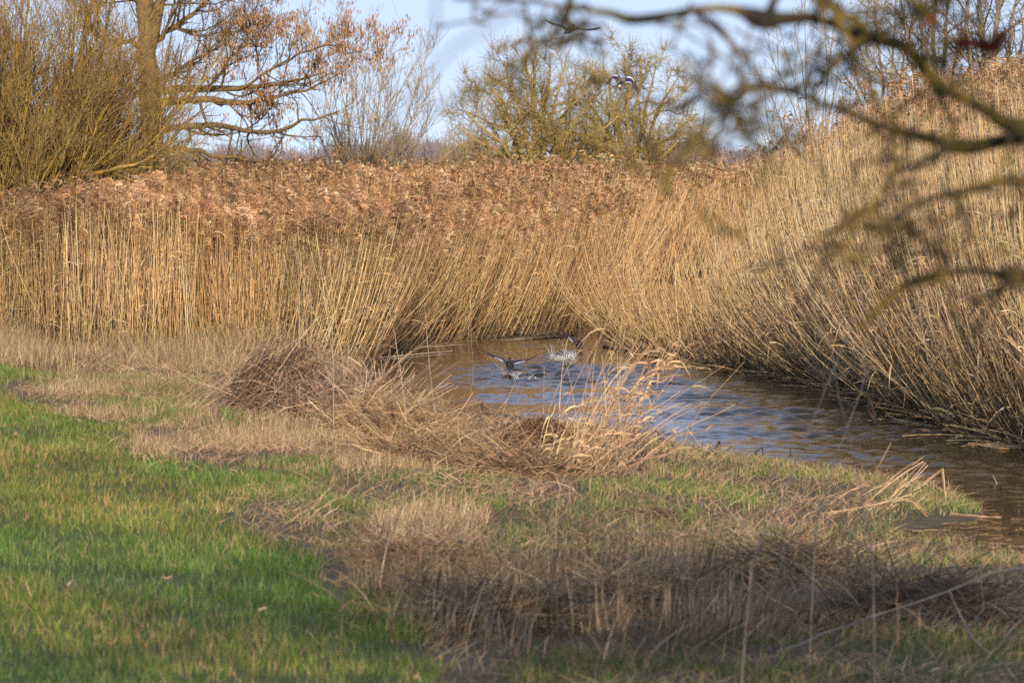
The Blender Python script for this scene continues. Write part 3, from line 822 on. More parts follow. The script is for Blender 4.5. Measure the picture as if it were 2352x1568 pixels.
# broken pale reeds sticking up on the right end of the bank
c = hit(np.array(2090.), np.array(1160.)); r = np.random.default_rng(22)
tf = thing('broken_reeds', 'bunch of snapped pale reeds sticking up on the bank point at right', 'reed tuft', c)
g = Geo()
for pts in ([(1985, 1165), (2060, 1095), (2118, 1055)], [(2040, 1160), (2080, 1110), (2125, 1062)], [(2030, 1165), (2065, 1120), (2118, 1092)],
            [(2060, 1150), (2120, 1110), (2168, 1076), (2171, 1140)], [(1960, 1150), (2010, 1120), (2065, 1102)], [(1900, 1160), (1950, 1130), (1998, 1108)],
            [(2030, 1180), (2080, 1150), (2140, 1190)], [(2180, 1182), (2240, 1184), (2300, 1188)], [(1890, 1180), (1990, 1165), (2090, 1140)]):
    y_ = hit(np.array(float(pts[0][0])), np.array(float(pts[0][1])))[1]
    for _ in range(3):
        q = [AT(a + r.normal(0, 3), b_ + r.normal(0, 3), y_ + r.normal(0, .1) * i) for i, (a, b_) in enumerate(pts)]
        g.tubes(np.array(q)[None] if len(q) == 4 else smooth_path(q, 6)[None], .0026, pick(BL * 1.1, 1, .1, r), 4)
g.obj('stem', M_REED, tf, True)

# ------------------------------------------------------------------ single stalks
def stalk(pts, rad, col, label, Y=None, name='dead_stalk', side=3, mat=None, group='single dead stalks on the near bank', leaf=0, seed=0):
    r = np.random.default_rng(seed + 100)
    p0 = hit(np.array(float(pts[0][0])), np.array(float(pts[0][1]))) if Y is None else AT(pts[0][0], pts[0][1], Y)
    Y = p0[1]
    q = smooth_path([AT(a, b_, Y + .06 * i) for i, (a, b_) in enumerate(pts)], 14)
    if True:
        zb = height(q[0, 0], q[0, 1]); q[0, 2] = min(q[0, 2], zb - .03) if abs(q[0, 2] - zb) < .6 else q[0, 2]
    q[1:-1] += r.normal(0, rad * .5, q[1:-1].shape)
    g = Geo(); g.tubes(q[None], rad * np.linspace(1.15, .45, 14), np.array(col), 5)
    L = np.linalg.norm(q[-1] - q[0])
    n_ = max(leaf, 3)
    for i in range(n_):
        k = r.integers(4, 13); d = unit(np.array([r.choice([-1, 1]) * r.uniform(.3, 1), r.normal(0, .4), r.uniform(.2, .9)]))
        l_ = L * r.uniform(.06, .16)
        w = q[k] + d * (np.linspace(0, 1, 5) * l_)[:, None] + np.array([0, 0, -1]) * (np.linspace(0, 1, 5) ** 2 * l_ * .3)[:, None]
        g.tubes(w[None], rad * .45 * np.linspace(1, .4, 5), np.array(col), 3)
    o = g.obj(name, mat or M_TWIG, smooth=True)
    tag(o, label, 'stalk', group); rebase(o, q[0])
    return o
GS, BS = (.36, .28, .21), (.24, .17, .12)
stalk([(939, 1026), (925, 893), (912, 801), (884, 660)], .0045, GS, 'tall straight stalk leaning left, first of the pair standing left of the water')
stalk([(1014, 1043), (994, 910), (982, 790), (977, 715)], .0045, GS, 'tall stalk rising in front of the left end of the water')
stalk([(1055, 1013), (1083, 893), (1086, 842), (1079, 722)], .004, BS, 'thin kinked stalk crossing the brown water left of the rising birds', seed=2)
stalk([(1247, 985), (1248, 927), (1250, 842)], .004, GS, 'short bare stalk standing before the blue water under the splash', seed=3)
stalk([(1284, 1000), (1286, 920), (1294, 825), (1305, 777)], .005, (.55, .42, .26), 'pale stalk crossing the splash of the farther bird', seed=4)
stalk([(513, 852), (478, 783), (444, 695), (424, 620), (376, 527)], .005, GS, 'long grey stalk leaning left in front of the left reeds', seed=5)
stalk([(687, 800), (687, 654), (680, 585), (670, 534)], .005, GS, 'grey stalk rising straight out of the dark brush heap', seed=6, Y=31)
stalk([(714, 800), (714, 681), (701, 620)], .004, GS, 'shorter grey stalk right beside the one out of the brush heap', seed=7, Y=31.2)
stalk([(765, 850), (763, 750), (760, 640)], .004, GS, 'thin grey stalk at the right flank of the dark brush heap', seed=8, Y=31)
stalk([(545, 800), (535, 740), (500, 650), (470, 600)], .004, BS, 'brown stalk bending left above the left flank of the brush heap', seed=9, Y=32)
stalk([(438, 905), (308, 842), (239, 821), (144, 822)], .006, (.17, .13, .1), 'long dark fallen stem lying across the stubble at left', seed=10, leaf=6)
stalk([(470, 895), (400, 850), (300, 812), (250, 770)], .004, GS, 'grey fallen stem slanting up to the left reeds', seed=11)
stalk([(320, 845), (300, 780), (240, 700)], .0035, GS, 'grey stalk before the left reeds over the stubble', seed=12)
stalk([(1700, 1345), (1790, 1160), (1832, 1047), (1890, 910), (1924, 825), (1955, 753), (1989, 695)], .0034, (.36, .28, .22), 'tall blurred stalk leaning right, crossing the river from the lower foreground', seed=13, Y=15, leaf=5)
stalk([(2012, 1340), (2000, 1250), (1975, 1120), (1958, 1030), (1927, 910), (1910, 808), (1876, 722)], .003, (.32, .25, .22), 'tall blurred stalk leaning left, crossing the river at right', seed=14, Y=14.5, leaf=4)
stalk([(1860, 1250), (1920, 1052), (1941, 995), (1989, 862), (1982, 818), (1999, 749)], .0032, (.5, .37, .25), 'kinked pale stalk between the two tall blurred ones over the river', seed=15, Y=16, leaf=4)
stalk([(2063, 1500), (2062, 1420), (2060, 1340)], .005, (.36, .22, .13), 'short upright brown stalk in the lower right foreground grass', seed=16)
stalk([(1640, 1430), (1790, 1310), (1795, 1180)], .003, GS, 'slim blurred stalk bent upward in the foreground grass', seed=17)
stalk([(1278, 1260), (1280, 1150), (1310, 1060)], .003, GS, 'slim blurred stalk below the blond tuft', seed=18)

# bleached branches lying in the lower right corner
def branch_lying(paths, label, name='fallen_branch'):
    p00 = None; o = None
    for pts, rr_ in paths:
        g = Geo()
        y_ = hit(np.array(float(pts[0][0])), np.array(float(pts[0][1])))[1]
        q = smooth_path([AT(a, b_, y_ + .05 * i) for i, (a, b_) in enumerate(pts)], 12)
        q += rng.normal(0, .004, q.shape)
        if o is None: p00 = q[0]; o = thing(name, label, 'branch', p00)
        g.tubes(q[None], rr_ * np.linspace(1.1, .5, 12), pick(np.array([[.27, .24, .21]]), 1, .08), 6)
        g.obj('stick', M_TWIG, o, True)
branch_lying([([(1780, 1500), (1960, 1430), (2140, 1370), (2260, 1325), (2400, 1290)], .0045), ([(2130, 1372), (2160, 1330), (2200, 1270)], .004)],
             'long bleached branch lying across the dead grass at lower right')
branch_lying([([(2290, 1510), (2230, 1460), (2200, 1400), (2180, 1360)], .006), ([(2230, 1460), (2270, 1480), (2300, 1505)], .005)],
             'pale forked branch standing in the dark hollow at lower right')
branch_lying([([(2180, 1400), (2280, 1420), (2400, 1440)], .004), ([(2280, 1500), (2330, 1440), (2380, 1390)], .0045)],
             'crossed pale twigs at the lower right edge')

# ------------------------------------------------------------------ bits in the water
def bit(pts, rad, col, label, cat='reed stub', name='reed_stub', group='broken stubs and stems standing in the water', n_=1, spread=3, seed=0, z=0.0):
    r = np.random.default_rng(seed + 300); g = Geo()
    y_ = P(pts[0][0], pts[0][1], z)[1]
    for k in range(n_):
        q = smooth_path([AT(a + r.normal(0, spread) * (k > 0), b_ + r.normal(0, spread) * (k > 0), y_ + .03 * i) for i, (a, b_) in enumerate(pts)], 8)
        q[0, 2] -= .03
        g.tubes(q[None], rad * r.uniform(.7, 1.2) * np.linspace(1.1, .7, 8), pick(np.array([col]), 1, .15, r), 5)
    o = g.obj(name, M_TWIG, smooth=True); tag(o, label, cat, group); rebase(o, AT(pts[0][0], pts[0][1], y_))
DK = (.05, .035, .025)
bit([(2010, 975), (2003, 945), (2000, 925)], .012, (.05, .035, .025), 'broken dark stump with torn fibres standing in the water before the right reeds', n_=9, spread=5, seed=1)
bit([(1107, 958), (1108, 940), (1106, 925)], .010, DK, 'small dark stub at the near water edge below the brown water', n_=3, spread=2, seed=2)
bit([(1730, 1040), (1750, 1028), (1752, 1045)], .009, DK, 'bent black stem forming a small arch at the near water edge', seed=3)
bit([(1645, 1032), (1650, 1014), (1655, 1030)], .008, DK, 'black curled stem stub left of the bent arch at the water edge', n_=2, seed=4)
bit([(1816, 1048), (1815, 1030)], .008, DK, 'upright black peg in the water right of the bent arch', seed=5)
bit([(1992, 1085), (1998, 1072), (2012, 1076), (2018, 1092)], .009, DK, 'looped black stem at the water edge before the bank point', n_=2, seed=6)
bit([(2290, 1110), (2280, 1090)], .007, (.25, .25, .22), 'grey bent stub in the water near the right edge', seed=7)
bit([(2170, 1128), (2160, 1120), (2190, 1122)], .009, DK, 'black stub in the shallows behind the bank point', n_=3, spread=6, seed=8)
bit([(1350, 832), (1385, 780), (1405, 755)], .008, DK, 'thin black slanting stick rising from the water beside the right reeds', seed=9)
for k_, (uu_, vv_) in enumerate([(1568, 1020), (1590, 1026), (1612, 1022), (2215, 1120), (2245, 1128)]):
    bit([(uu_, vv_ + 6), (uu_ + 2, vv_ - 6)], .007, DK, ['first of three tiny black pegs on the water edge left of the curled stub', 'middle of three tiny black pegs on the water edge left of the curled stub',
        'last of three tiny black pegs on the water edge left of the curled stub', 'tiny black peg in the shallows at the bank point', 'farther tiny black peg in the shallows at the bank point'][k_], seed=20 + k_)
# floating stems along the far reed edge
def floaty(pts, rad, col, label, n_=1, sp_=(6, 2), seed=0):
    r = np.random.default_rng(seed + 400); g = Geo()
    for k in range(n_):
        q = smooth_path([P(a + r.normal(0, sp_[0]), b_ + r.normal(0, sp_[1]), .008 + .01 * r.random()) for a, b_ in pts], 7)
        g.tubes(q[None], rad * r.uniform(.6, 1.2) * np.linspace(1.1, .6, 7), pick(np.array([col]), 1, .2, r), 5)
    o = g.obj('floating_stem', M_TWIG, smooth=True); tag(o, label, 'floating stem', 'dead stems floating on the river'); rebase(o, P(pts[0][0], pts[0][1], 0))
floaty([(850, 824), (920, 818), (1035, 803)], .011, (.42, .36, .28), 'pale stem floating at the far left end of the water', seed=1)
floaty([(1180, 770), (1240, 776), (1300, 768)], .014, DK, 'dark drifted stems lying on the water under the middle reeds', 7, (16, 3), 2)
floaty([(1150, 780), (1230, 773), (1290, 760)], .010, (.2, .14, .09), 'brown drifted stems crossing the dark ones under the middle reeds', 4, (20, 3), 3)
floaty([(950, 800), (1000, 794), (1070, 788)], .009, (.3, .2, .12), 'brown stems drifted along the edge of the far reeds at left', 6, (14, 3), 4)
floaty([(2180, 1002), (2260, 985), (2352, 990)], .010, (.40, .34, .22), 'long pale reed lying on the water at the right edge', 2, (6, 3), 5)
floaty([(2020, 958), (2080, 970), (2130, 975)], .008, (.30, .26, .18), 'thin reed floating beside the broken dark stump', 3, (12, 5), 6)
floaty([(2240, 1018), (2290, 1022), (2352, 1028)], .010, (.3, .2, .12), 'raft of brown stems at the right edge of the river', 9, (16, 4), 7)
floaty([(1390, 800), (1430, 802), (1470, 798)], .010, DK, 'black stem lying on the water at the tip of the right reeds', 3, (8, 3), 8)
# drifted litter on the shallows of the inlet
g = Geo(); x_, y_ = [], []
n_ = 700; uq, vq = rng.uniform(2040, 2500, n_), rng.uniform(1160, 1262, n_)
p = P(uq, vq, .006); k = N3(p[:, 0], p[:, 1], 6) > -.1; p = p[k]; n_ = len(p)
a = rng.uniform(0, 2 * pi, n_); d = np.stack([np.cos(a), np.sin(a), np.zeros(n_)], -1) * rng.uniform(.02, .07, n_)[:, None]
pp = p[:, None] + d[:, None] * np.linspace(-1, 1, 3)[None, :, None]; pp[..., 2] += rng.uniform(0, .02, (n_, 1))
g.tubes(pp, .004, pick(TAN * .5, n_, .3))
tag(g.obj('drifted_litter', M_DRY), 'bits of straw drifted into the shallow inlet at right', 'straw', kind='stuff')
# thrown-down bent reeds over the foot of the right bed
g = Geo(); r = np.random.default_rng(33)
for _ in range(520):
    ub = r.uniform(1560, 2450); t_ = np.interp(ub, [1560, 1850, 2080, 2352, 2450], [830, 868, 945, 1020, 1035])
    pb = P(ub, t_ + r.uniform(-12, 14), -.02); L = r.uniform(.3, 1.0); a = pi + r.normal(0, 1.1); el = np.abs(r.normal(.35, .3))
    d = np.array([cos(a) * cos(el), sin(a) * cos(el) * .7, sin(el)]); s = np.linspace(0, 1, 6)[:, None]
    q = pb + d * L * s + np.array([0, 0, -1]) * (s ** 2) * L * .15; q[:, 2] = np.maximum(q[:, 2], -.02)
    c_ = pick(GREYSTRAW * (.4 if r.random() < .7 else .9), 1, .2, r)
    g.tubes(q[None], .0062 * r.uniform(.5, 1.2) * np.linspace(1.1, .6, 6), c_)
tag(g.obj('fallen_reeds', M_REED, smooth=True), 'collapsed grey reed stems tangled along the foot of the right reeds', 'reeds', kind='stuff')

# ------------------------------------------------------------------ trees
def spawn(par, prad, n_per, trange, ang, length, K, r, up=.0, droop=.0, jit=.12, rr=.6, env=None, minr=.004, lpow=.0):
    N, KP = par.shape[:2]
    i = np.repeat(np.arange(N), n_per); M = len(i)
    if not M: return np.empty((0, K, 3)), np.empty((0, K))
    tt = r.uniform(*trange, M); f = tt * (KP - 1); k = np.minimum(f.astype(int), KP - 2); fr = (f - k)[:, None]
    p = par[i, k] * (1 - fr) + par[i, k + 1] * fr
    T = unit(par[i, k + 1] - par[i, k])
    R0 = prad[i, k] * (1 - fr[:, 0]) + prad[i, k + 1] * fr[:, 0]
    perp = unit(np.cross(T, r.normal(0, 1, (M, 3))))
    a = r.uniform(*ang, M)[:, None]
    d = unit(np.cos(a) * T + np.sin(a) * perp)
    L = r.uniform(*length, M) * (1 - lpow * tt)
    if env is not None: L = L * env(p)
    step = (L / (K - 1))[:, None]
    path = np.empty((M, K, 3)); path[:, 0] = p
    for s in range(1, K):
        d = unit(d + np.array([0, 0, 1.]) * (up - droop * s / K) + r.normal(0, jit, (M, 3)))
        path[:, s] = path[:, s - 1] + d * step
    r0 = np.maximum(np.minimum(R0 * rr, L * .03), minr)
    rad = r0[:, None] * np.linspace(1, .35, K)[None]
    return path, np.maximum(rad, minr * .6)

def poly_limb(pts3, rads, K, r, jit=.0):
    q = smooth_path(pts3, K); q[1:-1] += r.normal(0, jit, q[1:-1].shape)
    return q, np.interp(np.linspace(0, 1, K), np.linspace(0, 1, len(rads)), rads)

W1 = np.ones(3)
def gnd(x, y): return float(height(np.array(x), np.array(y)))

# --- round ochre field trees in the middle distance
def round_tree(label, uc, Y, halfw, topv, stems, seed, mat, dens=1.0, lean=0):
    r = np.random.default_rng(seed)
    c = AT(uc, 392, Y); c[2] = gnd(c[0], c[1])
    o = thing('bare_tree', label, 'tree', c, 'bare trees standing behind the reeds')
    H = (385 - topv) / F * Y + CAM_Z; Wd = halfw / F * Y
    K = 10; paths, rads = [], []
    for k in range(stems):
        a = (k / (stems - 1) - .5) * 2 * 1.32 + r.normal(0, .08)      # fan
        az = r.uniform(-.7, .7)
        rx = Wd * sin(a); hz = H * (cos(a) * .78 + .22)
        end = c + np.array([rx * cos(az) + lean, Wd * sin(az) * .8 * (abs(sin(a)) * .5 + .5), hz * .86])
        st = c + np.array([rx * .05, r.normal(0, .1), .0])
        mid = st * .55 + end * .45 + np.array([rx * -.10, 0, H * .10])
        q, ra = poly_limb([st, mid, end], [r.uniform(.13, .20) * (1.1 - .5 * abs(sin(a))), .08, .025], K, r, .05)
        paths.append(q); rads.append(ra)
    p0, r0 = np.array(paths), np.array(rads)
    g = Geo(); g.tubes(p0, r0, W1, 6); g.obj('trunk', M_OCHRE, o, True)
    def env(p):
        q = (p - c) / np.array([Wd, Wd, H]); d = np.sqrt(q[:, 0] ** 2 + q[:, 1] ** 2 * .6 + (np.maximum(q[:, 2] - .25, 0) / .75) ** 2)
        return np.clip(1.25 - d, .18, 1)
    p1, r1 = spawn(p0, r0, int(7 * dens), (.3, .98), (.5, 1.3), (Wd * .5, Wd * .85), 8, r, up=.02, env=env, minr=.016, jit=.16)
    p2, r2 = spawn(p1, r1, int(7), (.25, 1), (.5, 1.3), (Wd * .2, Wd * .42), 6, r, up=.05, env=env, minr=.010, jit=.2)
    p3, r3 = spawn(p2, r2, int(10), (.1, 1), (.4, 1.2), (.30, .8), 4, r, up=.14, minr=.0068, jit=.2)
    g = Geo(); g.tubes(p1, r1, W1, 4); g.tubes(p2, r2, W1, 3); g.tubes(p3, r3, W1, 3)
    g.obj('crown', mat, o, True)
    return o
round_tree('broad bare tree with ochre twigs rising behind the middle of the reeds', 1235, 118, 222, 84, 15, 41, M_OCHRE, 1.1)
round_tree('narrower bare ochre tree right of the broad one, behind the flying duck', 1450, 120, 185, 90, 12, 42, M_OCHRE, 1.1)

# --- open grey willow shrub
def shrub(label, uc, vb, Y, fans, seed, mat, n1=6, n2=6, tw=(.25, .7), minr=.006, rad=(.02, .035), name='willow_shrub', group='bare shrubs behind the reeds', part='branches'):
    r = np.random.default_rng(seed)
    c = AT(uc, vb, Y); c[2] = gnd(c[0], c[1])
    o = thing(name, label, 'shrub', c, group)
    paths, rads = [], []
    for (ut, vt) in fans:
        e = AT(ut, vt, Y + r.normal(0, .9)); s = c + np.array([r.normal(0, .25) + (e[0] - c[0]) * .06, r.normal(0, .25), 0])
        m_ = s * .5 + e * .5 + np.array([(e[0] - s[0]) * -.10, 0, (e[2] - s[2]) * .05])
        q, ra = poly_limb([s, m_, e], [r.uniform(*rad), .015, .006], 11, r, .02); paths.append(q); rads.append(ra)
    p0, r0 = np.array(paths), np.array(rads)
    g = Geo(); g.tubes(p0, r0, W1, 5); g.obj('trunk', mat, o, True)
    p1, r1 = spawn(p0, r0, n1, (.15, .95), (.25, .7), (.9, 2.0), 8, r, up=.10, minr=minr, lpow=.5, jit=.1)
    p2, r2 = spawn(p1, r1, n2, (.1, 1), (.3, .8), tw, 5, r, up=.12, minr=minr * .75, jit=.12)
    p3, r3 = spawn(p2, r2, 2, (.3, 1), (.3, .9), (.06, .28), 3, r, up=.15, minr=minr * .7)
    g = Geo(); g.tubes(p1, r1, W1, 3); g.tubes(p2, r2, W1, 3); g.tubes(p3, r3, W1, 3); g.obj(part, mat, o, True)
    return o
M_PALE = bark('pale_willow_twigs', [(.3, (.22, .17, .09)), (.5, (.30, .24, .15)), (.62, (.38, .26, .08)), (.8, (.36, .30, .21))], 3)
shrub('open pale willow shrub between the catkin tree and the round trees', 830, 400, 84,
      [(712, 60), (745, 30), (790, 20), (815, 60), (850, 20), (880, 60), (905, 40), (940, 90), (985, 110), (1010, 170), (1020, 250), (960, 130), (730, 150), (705, 260), (770, 120), (860, 130), (1060, 330), (900, 180), (940, 250)],
      51, M_PALE, 9, 9, minr=.0075, rad=(.028, .045))
shrub('low twiggy shrub at the left foot of the broad round tree', 1065, 392, 100, [(1030, 250), (1060, 230), (1100, 250), (1000, 300), (1130, 300), (1080, 280)], 52, M_PALE, 5, 6)

# --- alder with catkins
r = np.random.default_rng(61); Y = 78.
c = AT(338, 400, Y); c[2] = gnd(c[0], c[1])
al = thing('alder_tree', 'alder with thick trunk, level limbs and hanging russet catkins at upper left', 'tree', c)
tr, trr = poly_limb([c, AT(348, 330, Y), AT(345, 200, Y), AT(338, 80, Y), AT(330, -60, Y), AT(326, -260, Y), AT(330, -520, Y)], [.30, .27, .235, .21, .19, .15, .05], 24, r, .02)
g = Geo(); g.tubes(tr[None], trr[None], W1, 10)
fork, fr_ = poly_limb([AT(345, 110, Y), AT(362, 40, Y - .2), AT(375, -60, Y - .4), AT(395, -250, Y - .6)], [.14, .12, .11, .06], 10, r, .02)
g.tubes(fork[None], fr_[None], W1, 8)
g.obj('trunk', M_ALDER, al, True)
limbs = [([(350, 212), (430, 205), (500, 207), (555, 202), (620, 195), (690, 184), (745, 165)], [.09, .085, .075, .06, .045, .03, .015]),
         ([(350, 235), (470, 230), (555, 238), (620, 225), (700, 205), (760, 180)], [.08, .075, .07, .05, .035, .015]),
         ([(352, 300), (430, 290), (500, 290), (560, 298), (640, 300), (700, 280), (780, 255)], [.08, .07, .06, .05, .045, .03, .015]),
         ([(350, 350), (420, 345), (500, 358), (590, 370), (680, 375), (740, 376)], [.08, .06, .05, .045, .03, .015]),
         ([(352, 110), (400, 60), (440, 35), (490, -10)], [.07, .06, .045, .03]),
         ([(345, 190), (400, 170), (440, 140), (480, 120), (530, 90)], [.06, .05, .04, .03, .015]),
         ([(480, 205), (520, 150), (560, 95), (580, 40), (600, -20)], [.035, .03, .022, .016, .01]),
         ([(600, 197), (590, 130), (585, 80), (560, 20)], [.03, .024, .018, .012]),
         ([(400, 60), (440, 80), (500, 75), (560, 60)], [.03, .025, .02, .01]),
         ([(560, 200), (640, 150), (700, 120), (770, 105), (830, 120)], [.035, .03, .024, .015, .008]),
         ([(335, 120), (290, 95), (240, 90), (190, 60)], [.06, .05, .04, .02]),
         ([(335, 230), (280, 190), (220, 170)], [.05, .04, .02]),
         ([(345, 260), (380, 190), (440, 155)], [.05, .035, .02]),
         ([(335, 20), (270, -30), (200, -60)], [.06, .04, .02]), ([(345, 30), (420, -40), (520, -110)], [.06, .04, .02]),
         ([(345, -60), (440, -140), (540, -220)], [.06, .04, .02]), ([(330, -100), (220, -160), (120, -200)], [.06, .04, .02])]
LP, LR = [], []
for pts, ra in limbs:
    q, rq = poly_limb([AT(a, b_, Y + r.normal(0, .25)) if i else AT(a, b_, Y) for i, (a, b_) in enumerate(pts)], ra, 16, r, .022)
    LP.append(q); LR.append(rq)
    g = Geo(); g.tubes(q[None], rq[None], W1, 6); g.obj('limb', M_ALDER, al, True)
for z_ in np.linspace(.50, .97, 11):       # the top of the tree, above the frame
    k_ = int(z_ * 23); a_ = r.uniform(0, 2 * pi); L_ = 2.6 * (1.15 - z_); e_ = tr[k_] + [cos(a_) * L_, sin(a_) * L_, L_ * .55]
    if k_ < 13: continue
    q, rq = poly_limb([tr[k_], (tr[k_] + e_) / 2 + [0, 0, -.1], e_], [.06, .035, .012], 16, r, .02); LP.append(q); LR.append(rq)
    g = Geo(); g.tubes(q[None], rq[None], W1, 6); g.obj('limb', M_ALDER, al, True)
LP, LR = np.array(LP), np.array(LR)
p1, r1 = spawn(LP, LR, 22, (.1, 1), (.5, 1.35), (.5, 1.5), 8, r, up=.12, minr=.008, jit=.17)
p2, r2 = spawn(p1, r1, 8, (.2, 1), (.4, 1.1), (.2, .6), 5, r, up=.12, minr=.005, jit=.15)
g = Geo(); g.tubes(p1, r1, W1, 3); g.tubes(p2, r2, W1, 3); g.obj('twigs', M_ALDER, al, True)
# catkins in hanging bunches
uq, vq = proj(p2[:, -1])
pr = .10 + .95 * np.clip(1 - ((vq - (205 - .13 * uq)) / 105) ** 2, 0, 1) * (uq > 430) * r.uniform(.5, 1, len(uq)) + .35 * (uq > 540) * (vq < 60)
pr += .35 * np.clip(1 - ((vq - 250) / 60) ** 2, 0, 1) * (uq > 400) * (uq < 720)
sel = r.random(len(p2)) < pr * .5 * np.clip(1 + .8 * N2(p2[:, 0, 0], p2[:, 0, 2], 2.5), .1, 2) * np.interp(uq, [430, 540, 600, 800], [.3, .4, 1.2, 2.2])
tips = np.concatenate([p2[sel, -1], p2[sel, 3], p2[sel, 2], p2[sel, 4]]); tips = tips + r.normal(0, .035, tips.shape)
tips = np.repeat(tips, 4, 0) + r.normal(0, .05, (len(tips) * 4, 3)); M_ = len(tips); Lc = r.uniform(.05, .10, M_)
tt = np.linspace(0, 1, 4)
cat = tips[:, None] + np.array([0, 0, -1.]) * (Lc[:, None] * tt)[..., None] + (r.normal(0, .2, (M_, 1, 3)) * (Lc[:, None] * tt)[..., None])
g = Geo(); g.tubes(cat, .0085 * np.array([.5, 1, .95, .35]) * r.uniform(.7, 1.2, (M_, 1)), pick(np.array([[.42, .22, .10], [.36, .18, .085], [.52, .31, .16], [.26, .14, .07], [.44, .28, .13]]), M_, .15, r), 4)
g.obj('catkins', M_TWIG, al, True)

# --- dense ochre-olive willow at the far left
r = np.random.default_rng(71); Y = 60.
c = AT(-40, 470, Y); c[2] = gnd(c[0], c[1])
wl_ = thing('willow_tree', 'dense sprawling willow with olive and ochre stems filling the upper left corner', 'tree', c)
P0, R0 = [], []
for k in range(150):
    a = r.uniform(-.85, 1.35) if k > 24 else r.uniform(.6, 1.5)           # lean from vertical towards the right
    L = r.uniform(3.2, 6.5) * (1.0 if a < .9 else .72)
    if a > .4 and k > 9: L = min(L, 2.75 / sin(a))
    s = c + np.array([r.normal(.0, .45), r.normal(0, .6), r.uniform(-.05, .7)])
    d = np.array([sin(a), r.normal(0, .3), cos(a) * 1.0 + .03])
    e = s + d / np.linalg.norm(d) * L
    m_ = (s + e) / 2 + np.array([.05 * L * (1 if a > 0 else -1), 0, -.05 * L * (a > .5)])
    q, rq = poly_limb([s, m_, e], [r.uniform(.03, .075), .03, .010], 12, r, .025); P0.append(q); R0.append(rq)
P0, R0 = np.array(P0), np.array(R0)
g = Geo(); g.tubes(P0, R0, W1, 5); g.obj('trunk', M_LICHEN, wl_, True)
p1, r1 = spawn(P0, R0, 13, (.12, .98), (.2, .8), (.9, 2.2), 9, r, up=.09, minr=.007, lpow=.5, jit=.11)
p2, r2 = spawn(p1, r1, 12, (.1, 1), (.3, 1.0), (.35, 1.0), 5, r, up=.12, minr=.0042, jit=.12)
g = Geo(); g.tubes(p1, r1, W1, 3); g.obj('branches', M_LICHEN, wl_, True)
M_WT = bark('willow_twig', [(.3, (.14, .10, .05)), (.46, (.25, .17, .085)), (.56, (.36, .24, .07)), (.75, (.33, .24, .15))], 2.2)
g = Geo(); g.tubes(p2, r2, W1, 3); g.obj('twigs', M_WT, wl_, True)
# a low lichen-covered branch reaching right over the reeds
q, rq = poly_limb([AT(60, 430, Y), AT(150, 408, Y - 1), AT(215, 398, Y - 1.5), AT(290, 382, Y - 2), AT(360, 350, Y - 2), AT(420, 320, Y - 2)], [.06, .05, .045, .035, .025, .012], 14, r, .015)
pp, rp = spawn(q[None], rq[None], 16, (.2, 1), (.3, .9), (.5, 1.3), 7, r, up=.06, minr=.007)
p3, r3 = spawn(pp, rp, 5, (.2, 1), (.3, .9), (.2, .5), 4, r, up=.06, minr=.005)
g = Geo(); g.tubes(q[None], rq[None], W1, 6); g.tubes(pp, rp, W1, 3); g.tubes(p3, r3, W1, 3); g.obj('low_branch', M_LICHEN, wl_, True)
# thin olive bush between willow and alder
shrub('thin olive bush in front of the alder trunk', 300, 420, 66, [(150, 250), (200, 200), (260, 180), (310, 190), (360, 210), (400, 260), (430, 300), (450, 330), (420, 350), (240, 260)], 53, M_LICHEN, 6, 5, rad=(.015, .03))
shrub('second thin olive bush rooted left of the alder', 190, 440, 62, [(60, 40), (120, 20), (180, 30), (240, 60), (280, 100), (300, 160), (220, -20), (330, 60)], 54, M_LICHEN, 8, 7, rad=(.02, .04))

# --- bare shrubs and trees behind the right reeds
M_BR = bark('brown_twigs', [(.3, (.13, .11, .06)), (.5, (.27, .22, .13)), (.7, (.33, .26, .13))], 3)
shrub('bare multi-stemmed shrub showing above the right reeds beside the sky', 1890, 330, 75,
      [(1745, 150), (1760, 90), (1790, 60), (1820, 20), (1850, -30), (1890, -40), (1930, -20), (1960, 10), (2000, -30), (1730, 230), (1770, 220), (2030, 40), (1850, 90), (1960, 100)], 55, M_BR, 7, 6, rad=(.025, .05))
def back_tree(label, uc, Y, fans, seed, mat=M_GREY, thick=.16):
    r = np.random.default_rng(seed); c = AT(uc, 300, Y); c[2] = gnd(c[0], c[1])
    o = thing('bare_tree', label, 'tree', c, 'bare trees behind the right reeds')
    P_, R_ = [], []
    for ut, vt in fans:
        e = AT(ut, vt, Y + r.normal(0, 1.5)); m_ = c * .5 + e * .5 + np.array([(c[0] - e[0]) * .12, 0, .3])
        q, rq = poly_limb([c + r.normal(0, .12, 3) * np.array([1, 1, 0]), m_, e], [thick * r.uniform(.6, 1.1), thick * .5, .02], 12, r, .04); P_.append(q); R_.append(rq)
    P_, R_ = np.array(P_), np.array(R_)
    g = Geo(); g.tubes(P_, R_, W1, 6); g.obj('trunk', mat, o, True)
    p1, r1 = spawn(P_, R_, 9, (.25, 1), (.4, 1.2), (1.0, 2.6), 8, r, up=.05, minr=.014, jit=.18)
    p2, r2 = spawn(p1, r1, 7, (.15, 1), (.4, 1.2), (.5, 1.2), 6, r, up=.05, minr=.009, jit=.2)
    p3, r3 = spawn(p2, r2, 5, (.15, 1), (.4, 1.2), (.2, .55), 4, r, up=.05, minr=.007, jit=.2)
    g = Geo(); g.tubes(p1, r1, W1, 4); g.tubes(p2, r2, W1, 3); g.tubes(p3, r3, W1, 3); g.obj('crown', mat, o, True)
back_tree('dark bare tree behind the right reeds, left of two', 2145, 95, [(2060, -60), (2100, -120), (2150, -160), (2190, -80), (2080, 60), (2210, 60), (2040, 110)], 81)
